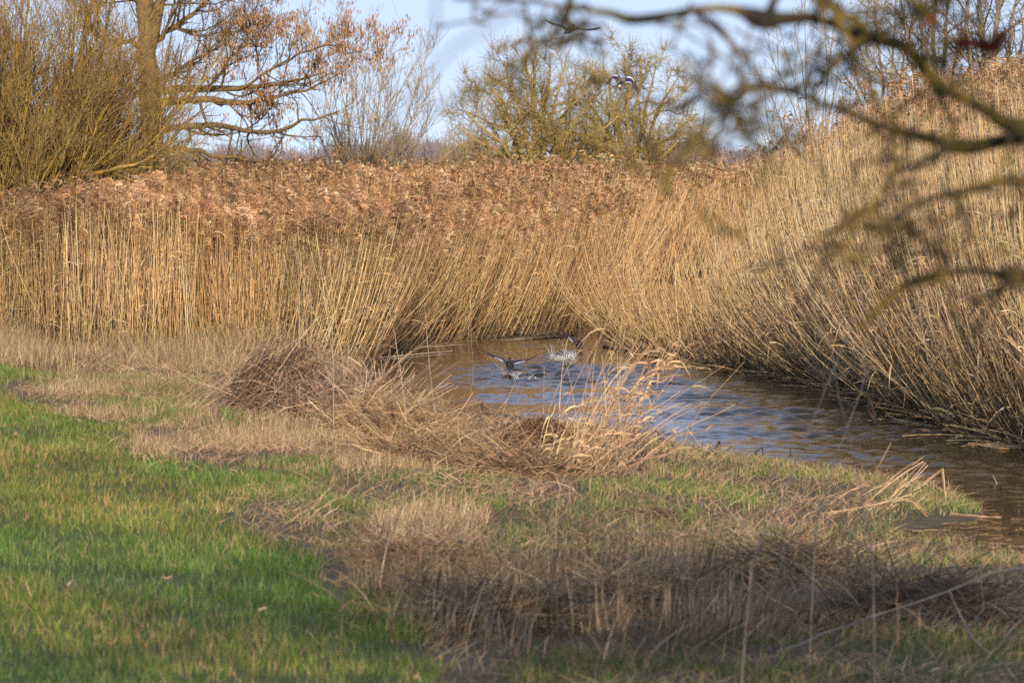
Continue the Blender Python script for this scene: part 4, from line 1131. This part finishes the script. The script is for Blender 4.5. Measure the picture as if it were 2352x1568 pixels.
back_tree('dark bare tree behind the right reeds at the frame edge', 2270, 92, [(2200, -100), (2250, -150), (2300, -140), (2350, -60), (2330, 60), (2220, 60), (2400, 0)], 82, thick=.2)
back_tree('lower bare tree behind the right reeds nearest the shrub', 2040, 110, [(1960, 30), (2010, -20), (2060, -60), (2100, 10), (1950, 120), (2110, 120)], 83, M_BR, .1)

# far-off woods on the horizon
r = np.random.default_rng(91); g = Geo()
for (u0, u1, vt, Y, nn) in [(-100, 1130, 338, 420, 1500), (880, 1090, 322, 400, 700), (1480, 1900, 352, 450, 700), (1500, 1640, 320, 380, 500), (1900, 2500, 330, 420, 500)]:
    uq = r.uniform(u0, u1, nn); hump = .55 + .25 * np.sin(uq / 37. + vt) + .2 * np.sin(uq / 13.)
    top = 385 - (385 - vt) * np.clip(hump, .15, 1) * r.uniform(.5, 1.1, nn)
    yy = Y + r.uniform(-20, 40, nn)
    a = AT(uq, np.full(nn, 386.), yy); a[:, 2] = .2; b_ = AT(uq + r.normal(0, 5, nn), top, yy)
    st = a[:, None] * (1 - np.linspace(0, 1, 5))[None, :, None] + b_[:, None] * np.linspace(0, 1, 5)[None, :, None]
    rq = np.full((nn, 5), .07) * np.linspace(1.3, .4, 5)
    p1, r1 = spawn(st, rq, 12, (.2, 1), (.3, .9), (.8, 2.2), 4, r, up=.15, minr=.05)
    cc = np.array([.26, .22, .235])  # mauve-grey twigs, with distance haze mixed into the colour
    g.tubes(st, rq, cc, 3); g.tubes(p1, r1, cc, 3)
tag(g.obj('distant_wood', M_TWIG, smooth=True), 'mauve-grey leafless wood along the horizon behind the reeds', 'wood', kind='stuff')

# ------------------------------------------------------------------ the near tree whose branches hang into the frame
r = np.random.default_rng(101)
c = np.array([5.3, 7.4, 0.]); c[2] = gnd(c[0], c[1])
ot = thing('overhanging_tree', 'blurred mossy branches of a near tree hanging into the frame from the upper right', 'tree', c)
M_MOSS = bark('mossy_branch', [(.36, (.018, .015, .014)), (.5, (.065, .05, .025)), (.57, (.22, .155, .03)), (.62, (.08, .065, .04)), (.8, (.11, .085, .06))], 9, .3)
q, rq = poly_limb([c + [0, 0, -.1], c + [.05, 0, 1.5], c + [-.05, .1, 3.2], c + [.15, 0, 5.2], c + [.0, .2, 7.6]], [.21, .17, .14, .10, .04], 18, r, .01)
g = Geo(); g.tubes(q[None], rq[None], W1, 12); g.obj('trunk', M_ALDER, ot, True)
hub = q[7]
def limb(pts, rad_px, Y0, Y1, join=None, lumps=.25, K=30, spurs=1.0):
    if Y0 > 3.1: Y0, Y1 = Y0 + 2.3, Y1 + 2.3
    else: Y0, Y1 = Y0 + 1.2, Y1 + 1.2
    n_ = len(pts); ys_ = np.linspace(Y0, Y1, n_)
    pr3 = [AT(a, b_, yy) for (a, b_), yy in zip(pts, ys_)]
    ra = [1.2 * rp / F * yy for rp, yy in zip(rad_px, ys_)]
    if join is not None: l0, rl = pr3[-1], ra[-1]; ex_ = unit(l0 - pr3[-2]); pr3 += [l0 + ex_ * .12 + (join - l0) * .03, l0 * .86 + join * .14 + ex_ * .12, l0 * .65 + join * .35, l0 * .35 + join * .65, join]; ra += [rl, rl * 1.05, rl * 1.15, rl * 1.35, rl * 1.7]
    seg = np.concatenate([[0], np.cumsum(np.linalg.norm(np.diff(np.array(pr3), axis=0), axis=1))])
    K = max(K, int(seg[-1] / .03)); q = smooth_path(np.array(pr3), K)
    sl_ = np.linspace(0, seg[-1], K); rq = np.interp(sl_, seg, ra)
    kn = max(int(seg[-1] / .09), 4); rq = rq * (1 + lumps * np.interp(sl_, np.linspace(0, seg[-1], kn), np.clip(r.normal(0, 1, kn), -.8, 1.8)))
    q[1:-1] += np.stack([np.interp(sl_, np.linspace(0, seg[-1], kn), r.normal(0, .006, kn)) for _ in range(3)], 1)[1:-1]
    g = Geo(); g.tubes(q[None], rq[None], W1, 8)
    # buds and spurs
    p1, r1 = spawn(q[None], rq[None], int(spurs * (6 + 9 * np.linalg.norm(q[-1] - q[0]))), (.03, .7), (.4, 1.3), (.05, .32), 6, r, minr=.0025, jit=.3)
    if not len(p1): g.obj('limb', M_MOSS, ot, True); return q, rq
    g.tubes(p1, np.maximum(r1, .0025), W1, 5)
    p2, r2 = spawn(p1, r1, 2, (.3, 1), (.4, 1.3), (.02, .12), 4, r, minr=.003, jit=.3); g.tubes(p2, np.maximum(r2, .003), W1, 5)
    g.obj('limb', M_MOSS, ot, True); return q, rq
limb([(1560, 30), (1640, 28), (1700, 32), (1750, 48), (1800, 40), (1850, 36), (1930, 66), (2000, 82), (2061, 103), (2129, 164), (2197, 212), (2270, 250), (2352, 285)],
     [6, 6, 8, 17, 9, 9, 9, 12, 15, 15, 14, 15, 16], 4.2, 4.6, hub, K=40)
limb([(1040, -4), (1150, 6), (1260, 12), (1340, 22), (1400, 30), (1440, 44), (1490, 42), (1540, 32), (1580, 30)], [3, 4, 5, 6, 9, 13, 12, 7, 6], 4.6, 4.25, spurs=.45)
limb([(1850, -40), (1883, 0), (1930, 30), (1992, 68)], [9, 10, 10, 11], 4.3, 4.35)
limb([(1600, 33), (1644, 58), (1702, 113), (1739, 164), (1760, 200), (1787, 208), (1838, 222), (1876, 234), (1924, 254), (1975, 270), (2061, 292), (2129, 318), (2180, 330), (2280, 330), (2352, 325)],
     [6, 6, 6, 6, 9, 8, 4.5, 6, 7, 8, 9, 10, 12, 9, 10], 4.3, 4.7, hub, K=40)
limb([(1992, 80), (1950, 115), (1915, 145), (1888, 162), (1873, 195), (1872, 232)], [9, 8, 9, 9, 5, 4], 4.3, 4.4)
limb([(1850, 700), (1880, 620), (1900, 560), (1941, 513), (1975, 495), (2020, 460), (2037, 417), (2061, 403), (2129, 372), (2173, 342)], [3, 4, 5, 8, 8, 7, 8, 7, 7, 8], 3.9, 4.5)
limb([(1860, 560), (1930, 530), (2009, 510), (2044, 493), (2095, 468), (2163, 451), (2232, 437), (2300, 417), (2352, 403)], [3, 5, 7, 8, 8, 7, 8, 9, 9], 3.9, 4.4, hub)
limb([(1965, 755), (2009, 712), (2061, 678), (2129, 647), (2180, 625), (2232, 620), (2300, 628), (2352, 632)], [5, 8, 8, 8, 6, 7, 9, 10], 4.2, 4.5, hub + [0, 0, -.3])
limb([(1530, 450), (1560, 370), (1590, 325), (1620, 270)], [8, 8, 6, 4], 3.4, 3.6)
limb([(1620, 270), (1660, 240), (1700, 225), (1760, 205)], [3, 4, 4, 4], 3.6, 4.3)
limb([(1580, 240), (1640, 225), (1700, 215), (1750, 208)], [5, 3, 3, 3], 3.2, 4.2)
limb([(1310, -10), (1300, 20), (1290, 60), (1285, 95)], [7, 6, 4, 6], 4.4, 4.3, spurs=.6)
limb([(1240, 100), (1285, 95), (1340, 92), (1380, 90)], [6, 6, 7, 4], 4.1, 4.3, spurs=.7)
limb([(2090, 500), (2120, 560), (2180, 600)], [5, 6, 6], 3.9, 4.3)
limb([(2240, 700), (2260, 680), (2310, 650), (2352, 640)], [7, 8, 7, 7], 4.0, 4.4, hub + [0, 0, -.3])
limb([(2060, -30), (2130, 40), (2160, 60)], [7, 7, 6], 4.2, 4.3)
# very near, almost dissolved twigs over the sky
limb([(1240, -20), (1130, 60), (1030, 120), (960, 195), (900, 290), (850, 360)], [3.5, 3.5, 3.5, 3.5, 3, 3], 2.4, 2.2, None, .1, spurs=0)
limb([(1380, 30), (1250, 90), (1130, 170), (1060, 225), (980, 260)], [4, 4, 4, 4, 3], 2.7, 2.4, None, .1, spurs=0)
limb([(1030, -20), (1000, 50), (960, 120)], [3, 3, 2.5], 2.9, 2.7, None, .1, spurs=0)
# last leaves
def near_leaf(u, v, Y, w, h, col, tilt):
    g = Geo(); m_ = 9; th = np.linspace(0, 2 * pi, m_, endpoint=False)
    Y += 1.6; cc = AT(u, v, Y); W_, H_ = w / F * Y, h / F * Y
    ring = np.stack([np.cos(th) * W_ * (1 + .2 * np.sin(3 * th)), .01 * np.sin(2 * th), np.sin(th) * H_ * (1 + .15 * np.cos(2 * th))], -1)
    ring = ring @ np.array([[cos(tilt), 0, sin(tilt)], [0, 1, 0], [-sin(tilt), 0, cos(tilt)]])
    Vv = np.concatenate([[cc + [0, .006, 0]], cc + ring, [cc + [0, -.002, 0]]])
    T = [[0, 1 + i, 1 + (i + 1) % m_] for i in range(m_)] + [[m_ + 1, 1 + (i + 1) % m_, 1 + i] for i in range(m_)]
    g.add(Vv, None, T, col); return g
for a_ in ((2215, 100, 3.3, 34, 20, (.035, .008, .005), .1), (2270, 108, 3.4, 40, 24, (.03, .007, .005), -.2), (2300, 85, 3.3, 24, 22, (.035, .009, .006), .4), (2135, 48, 3.9, 18, 9, (.30, .08, .03), .6), (1905, 135, 4.2, 9, 14, (.10, .03, .02), .2)):
    near_leaf(*a_).obj('withered_leaf', M_PLUME, ot)
# unseen crown of the same tree above the frame, added to shade the foreground
P_, R_ = [], []
for k in range(64):
    z0 = r.uniform(2.8, 6.0); a = r.uniform(0, 2 * pi); s = np.array([np.interp(z0, q[:, 2], q[:, 0]) for _ in [0]] + [c[1]] + [z0])
    L = r.uniform(.3, 4.2)
    e = np.array([.7 + cos(a) * L * 1.15, 4.6 + sin(a) * L * .9, r.uniform(3.5, 6.4)])
    qq, rr_ = poly_limb([s, (s + e) / 2 + [0, 0, .3], e], [.028, .015, .008], 10, r, .02); P_.append(qq); R_.append(rr_)
P_, R_ = np.array(P_), np.array(R_)
p1, r1 = spawn(P_, R_, 9, (.3, 1), (.4, 1.1), (.6, 1.6), 7, r, up=.08, minr=.007)
p2, r2 = spawn(p1, r1, 7, (.1, 1), (.4, 1.1), (.3, .8), 5, r, up=.05, minr=.005)
def above(p_, r_):
    u_, v_ = proj(p_); bad = ((v_ > -60) & (u_ > -100) & (u_ < 2420) & (p_[..., 1] > .3)).any(1)
    return p_[~bad], r_[~bad]
P_, R_ = above(P_, R_); p1, r1 = above(p1, r1); p2, r2 = above(p2, r2)
g = Geo(); g.tubes(P_, R_, W1, 6); g.tubes(p1, r1, W1, 4); g.tubes(p2, r2, W1, 3); g.obj('crown', M_ALDER, ot, True)

# ------------------------------------------------------------------ ducks
S4 = 2352 / 4096.
def duck(label, Y, tail, head, bodyw, wings, drake, seed, legs=None, spots=False):
    """tail, head: pixels of a 4096 frame; wings: list of (leading points, trailing points) each (px, py, depth offset in m)"""
    r = np.random.default_rng(seed)
    def W(px, py, dy=0.): return AT(px * S4, py * S4, Y + dy)
    g = Geo()
    # body: rings along the axis from tail tip to bill tip; the bird flies away from the camera
    a, b_ = W(*tail), W(*head)
    ax = b_ - a; Ln = np.linalg.norm(ax); ax = ax / Ln
    s1 = unit(np.cross(ax, [0, 0, 1.])); s2 = np.cross(s1, ax)
    prof = [(-.06, .10, .03, 'tail'), (.02, .16, .06, 'tail'), (.10, .13, .09, 'rump'), (.22, .20, .17, 'rump'), (.36, .27, .24, 'back'), (.50, .28, .26, 'back'), (.62, .24, .23, 'back'),
            (.70, .15, .16, 'breast'), (.76, .085, .10, 'neck'), (.82, .080, .09, 'head'), (.87, .105, .115, 'head'), (.92, .11, .12, 'head'), (.96, .085, .09, 'head'),
            (.99, .045, .04, 'bill'), (1.05, .05, .02, 'bill'), (1.09, .03, .01, 'bill')]
    if drake: cols = dict(tail=(.75, .73, .70), rump=(.012, .012, .02), back=(.16, .14, .13), breast=(.10, .05, .03), neck=(.7, .7, .68), head=(.01, .035, .05), bill=(.35, .30, .05))
    else: cols = dict(tail=(.02, .02, .02), rump=(.015, .015, .018), back=(.02, .018, .02), breast=(.02, .018, .02), neck=(.018, .016, .016), head=(.014, .013, .013), bill=(.03, .025, .02))
    m_ = 14; th = np.linspace(0, 2 * pi, m_, endpoint=False); VV, CC = [], []
    for (t, w, hh, part) in prof:
        ce = a + ax * Ln * t + s2 * (.01 if t > .75 else 0)
        ring = ce + bodyw * 1.5 * (np.cos(th)[:, None] * s1 * w + np.sin(th)[:, None] * s2 * hh)
        c_ = np.tile(cols[part], (m_, 1)).astype(float)
        if drake and part in ('rump', 'back'): c_[(np.sin(th) < -.3)] = (.40, .39, .37)
        if spots: c_ = c_ * r.uniform(.6, 1.5, (m_, 1))
        VV.append(ring); CC.append(c_)
    VV, CC = np.array(VV), np.array(CC); n_ = len(prof)
    i = np.arange(n_ * m_).reshape(n_, m_); nx = np.roll(i, -1, 1)
    Qb = np.stack([i[:-1], nx[:-1], nx[1:], i[1:]], -1).reshape(-1, 4)
    caps = [[n_ * m_, (k + 1) % m_, k] for k in range(m_)] + [[n_ * m_ + 1, (n_ - 1) * m_ + k, (n_ - 1) * m_ + (k + 1) % m_] for k in range(m_)]
    V_ = np.concatenate([VV.reshape(-1, 3), [VV[0].mean(0)], [VV[-1].mean(0)]]); C_ = np.concatenate([CC.reshape(-1, 3), [CC[0, 0]], [CC[-1, 0]]])
    g.add(V_, Qb, caps, C_)
    # wings with thickness and fingered trailing edge
    for lead, trail in wings:
        NS, NC = 30, 9
        le = smooth_path([W(*p) for p in lead], NS); te = smooth_path([W(*p) for p in trail], NS)
        f = np.linspace(0, 1, NC)[None, :, None]
        nrm = unit(np.cross(te - le, np.gradient(le, axis=0)))
        if nrm[:, 1].mean() > 0: nrm = -nrm
        camber = (.10 * np.linalg.norm(te - le, axis=1))[:, None, None] * (np.sin(pi * np.linspace(0, 1, NC) ** .7)[None, :, None])
        # finger the trailing edge
        saw = (np.arange(NS) % 3 == 0) * .10 * np.clip(np.linspace(-.2, 1.2, NS), .2, 1)
        te = te + (le - te) * saw[:, None]
        base = le[:, None] * (1 - f) + te[:, None] * f + nrm[:, None] * camber
        th_ = (np.linspace(.020, .004, NS)[:, None] * np.array([.5, 1, .9, .7, .5, .35, .25, .18, .1])[None])[..., None]
        topv, botv = base + nrm[:, None] * th_ / 2, base - nrm[:, None] * th_ / 2
        sp_ = np.linspace(0, 1, NS); ch = np.linspace(0, 1, NC); SS, CH = np.meshgrid(sp_, ch, indexing='ij')
        col = np.zeros((NS, NC, 3))
        if drake:
            col[:] = (.09, .08, .072)
            col[SS < .12] = (.16, .15, .14)
            col[(SS >= .12) & (SS < .26) & (CH > .45)] = (.08, .045, .035)
            bar = (SS > .22) & (SS < .52)
            col[bar & (CH > .36)] = (.7, .7, .7); col[bar & (CH > .45)] = (.02, .013, .08); col[bar & (CH > .88)] = (.7, .7, .7)
            pri = SS > .52
            col[pri] = np.array([.06, .05, .042]) * (1 + .35 * np.sin(SS[pri] * 75)[:, None])
        else:
            col[:] = (.028, .027, .035)
            bar = (SS > .12) & (SS < .5); col[bar & (CH > .45)] = (.03, .035, .07); col[bar & (CH > .86)] = (.32, .32, .35)
            col[SS > .55] = (.022, .02, .02)
        if spots: col *= r.uniform(.7, 1.4, col.shape[:2] + (1,))
        i = np.arange(NS * NC).reshape(NS, NC); n2_ = NS * NC
        q1 = np.stack([i[:-1, :-1], i[1:, :-1], i[1:, 1:], i[:-1, 1:]], -1).reshape(-1, 4)
        q2 = q1[:, ::-1] + n2_
        def rim(a_): return np.stack([a_[:-1], a_[1:], a_[1:] + n2_, a_[:-1] + n2_], -1)
        qs = np.concatenate([q1, q2, rim(i[0]), rim(i[-1]), rim(i[:, 0]), rim(i[:, -1])])
        g.add(np.concatenate([topv.reshape(-1, 3), botv.reshape(-1, 3)]), qs, None, np.concatenate([col.reshape(-1, 3), np.minimum(col.reshape(-1, 3) * 1.3 + (.05 if drake else .01), .7)]))
    if legs:
        for pts in legs:
            qq = smooth_path([W(*p) for p in pts], 6); g.tubes(qq[None], .006, np.array((.16, .07, .03)), 5)
            foot = W(*pts[-1]); ft = [foot, foot + [.025, -.03, -.02], foot + [0, -.04, -.025], foot + [-.025, -.03, -.02]]
            g.add(ft, [[0, 1, 2, 3]], None, (.2, .09, .03))
    o = g.obj('flying_duck', M_FEATHER, smooth=True)
    tag(o, label, 'duck', 'ducks taking off from the river'); rebase(o, (a + b_) / 2)
    return o
duck('drake with white-edged blue wing bars, wings bent down, flying before the round trees', 60, (2478, 345, -.16), (2507, 301, .22), .115,
     [([(2492, 318, .10), (2508, 305, .10), (2526, 304, .08), (2541, 325, .05), (2548, 345, -.02), (2554, 366, -.06)],
       [(2482, 334, -.06), (2497, 334, -.05), (2520, 331, -.05), (2527, 345, -.06), (2538, 358, -.09), (2550, 367, -.07)]),
      ([(2482, 318, .10), (2476, 300, .10), (2462, 297, .08), (2448, 305, .05), (2432, 325, -.02), (2418, 344, -.05)],
       [(2474, 336, -.06), (2466, 329, -.05), (2450, 318, -.05), (2443, 330, -.06), (2431, 338, -.09), (2419, 345, -.06)])], True, 1)
duck('dark duck gliding with spread wings just under the top branch', 52, (2262, 134, -.2), (2296, 104, .2), .135,
     [([(2292, 116, .12), (2312, 115, .12), (2335, 119, .08), (2365, 117, .02), (2390, 112, -.04), (2404, 111, -.08)],
       [(2288, 126, -.02), (2312, 122, -.04), (2335, 124, -.04), (2365, 123, -.08), (2390, 119, -.1), (2403, 113, -.09)]),
      ([(2270, 116, .12), (2250, 105, .12), (2230, 100, .08), (2205, 92, .02), (2185, 81, -.04), (2173, 69, -.08)],
       [(2262, 124, -.02), (2250, 115, -.04), (2230, 108, -.04), (2205, 98, -.08), (2186, 86, -.1), (2174, 72, -.09)])], False, 2)
duck('black wet duck running on the water with spread wings, nearer of two', 42.6, (2041, 1478, -.16), (2038, 1434, .26), .125,
     [([(2050, 1446, .10), (2075, 1441, .10), (2095, 1440, .06), (2120, 1434, .0), (2138, 1426, -.05), (2149, 1418, -.08)],
       [(2046, 1464, -.04), (2065, 1455, -.05), (2095, 1446, -.05), (2120, 1438, -.06), (2138, 1430, -.08), (2148, 1420, -.09)]),
      ([(2028, 1446, .10), (2008, 1434, .10), (1990, 1427, .06), (1965, 1418, .0), (1945, 1409, -.05), (1934, 1400, -.08)],
       [(2022, 1456, -.04), (2008, 1445, -.05), (1990, 1435, -.05), (1965, 1424, -.06), (1946, 1414, -.08), (1936, 1404, -.09)])], False, 3,
     legs=[[(2040, 1474, -.1), (2038, 1486, -.12), (2044, 1498, -.14)], [(2030, 1470, -.1), (2016, 1478, -.12), (2012, 1487, -.14)]], spots=True)
duck('dark duck lifting off in a splash, farther of the two on the river', 48.5, (2322, 1398, -.16), (2312, 1366, .2), .120,
     [([(2318, 1368, .08), (2326, 1358, .08), (2338, 1346, .05), (2352, 1334, .02), (2364, 1324, -.03), (2376, 1313, -.06)],
       [(2328, 1376, -.05), (2332, 1364, -.06), (2342, 1351, -.06), (2356, 1341, -.08), (2368, 1329, -.09), (2376, 1316, -.07)]),
      ([(2302, 1366, .08), (2290, 1352, .08), (2280, 1344, .05), (2270, 1337, .02), (2260, 1331, -.03), (2251, 1324, -.06)],
       [(2296, 1374, -.05), (2284, 1362, -.06), (2274, 1352, -.06), (2266, 1343, -.08), (2258, 1334, -.09), (2251, 1326, -.07)])], False, 4, spots=True)

# ------------------------------------------------------------------ splashes
m, nt, b = mat_base('splash_water')
b.inputs['Base Color'].default_value = (.9, .93, .97, 1); b.inputs['Roughness'].default_value = .15; b.inputs['IOR'].default_value = 1.33
b.inputs['Transmission Weight'].default_value = .7
M_SPLASH = m
ico_t = (1 + 5 ** .5) / 2
IV = unit(np.array([[-1, ico_t, 0], [1, ico_t, 0], [-1, -ico_t, 0], [1, -ico_t, 0], [0, -1, ico_t], [0, 1, ico_t], [0, -1, -ico_t], [0, 1, -ico_t], [ico_t, 0, -1], [ico_t, 0, 1], [-ico_t, 0, -1], [-ico_t, 0, 1]]))
IT = np.array([[0, 11, 5], [0, 5, 1], [0, 1, 7], [0, 7, 10], [0, 10, 11], [1, 5, 9], [5, 11, 4], [11, 10, 2], [10, 7, 6], [7, 1, 8], [3, 9, 4], [3, 4, 2], [3, 2, 6], [3, 6, 8], [3, 8, 9], [4, 9, 5], [2, 4, 11], [6, 2, 10], [8, 6, 7], [9, 8, 1]])
def drops(g, p, rad):
    n_ = len(p); V_ = p[:, None] + IV[None] * (rad[:, None, None] * np.array([1, 1, 1.3]))
    g.add(V_, None, (IT[None] + (np.arange(n_) * 12)[:, None, None]).reshape(-1, 3), (1, 1, 1))
def splash(label, crowns, cloud, Y, seed):
    r = np.random.default_rng(seed); g = Geo()
    for (px, py, w, hh, n_) in crowns:         # ragged jets thrown up from the surface
        for _ in range(n_):
            x0 = px + r.normal(0, w); zt = hh * r.uniform(.2, 1.0)
            a = P(x0 * S4, py * S4, 0.0); a[1] += r.normal(0, .12)
            t = np.linspace(0, 1, 6)[:, None]; d = np.array([r.normal(0, .35), r.normal(0, .2), 1.]) * zt
            qq = a + d * t + r.normal(0, .006, (6, 3)); qq[:, 0] += (t[:, 0] ** 2) * zt * r.normal(0, .4)
            if r.random() < .6: g.tubes(qq[None, :4], r.uniform(.002, .006) * np.array([1.8, 1.2, .8, .4]), W1, 5)
            m_ = 22; f_ = r.random(m_) ** 1.3 * 5; k0 = np.minimum(f_.astype(int), 4)
            drops(g, qq[k0] + (qq[k0 + 1] - qq[k0]) * (f_ - k0)[:, None] + r.normal(0, .012, (m_, 3)), r.uniform(.001, .004, m_) * (1.3 - f_ / 6))
    for (px, py, sx, sy, n_, z) in cloud:
        uq, vq = (px + r.normal(0, sx, n_)) * S4, (py + r.normal(0, sy, n_)) * S4
        p_ = AT(uq, vq, Y + r.normal(0, .25, n_)); p_ = p_[p_[:, 2] > .0]
        drops(g, p_, r.uniform(.0015, .0055, len(p_)) * z)
    o = g.obj('water_splash', M_SPLASH, smooth=True); tag(o, label, 'splash', kind='stuff')
splash('spray and drops thrown up behind the nearer running duck', [(2016, 1500, 4, .24, 8), (2072, 1504, 24, .06, 22), (2110, 1513, 30, .03, 14)],
       [(2030, 1450, 60, 40, 120, .8), (2060, 1495, 35, 8, 60, .8), (1990, 1470, 30, 22, 50, .8)], 42.6, 5)
splash('bright white splash behind the farther rising duck', [(2250, 1434, 24, .09, 34), (2208, 1430, 3, .34, 9), (2287, 1427, 8, .20, 22), (2230, 1438, 28, .04, 26)],
       [(2225, 1385, 40, 26, 100, .7), (2255, 1418, 30, 12, 80, .8)], 46.5, 6)
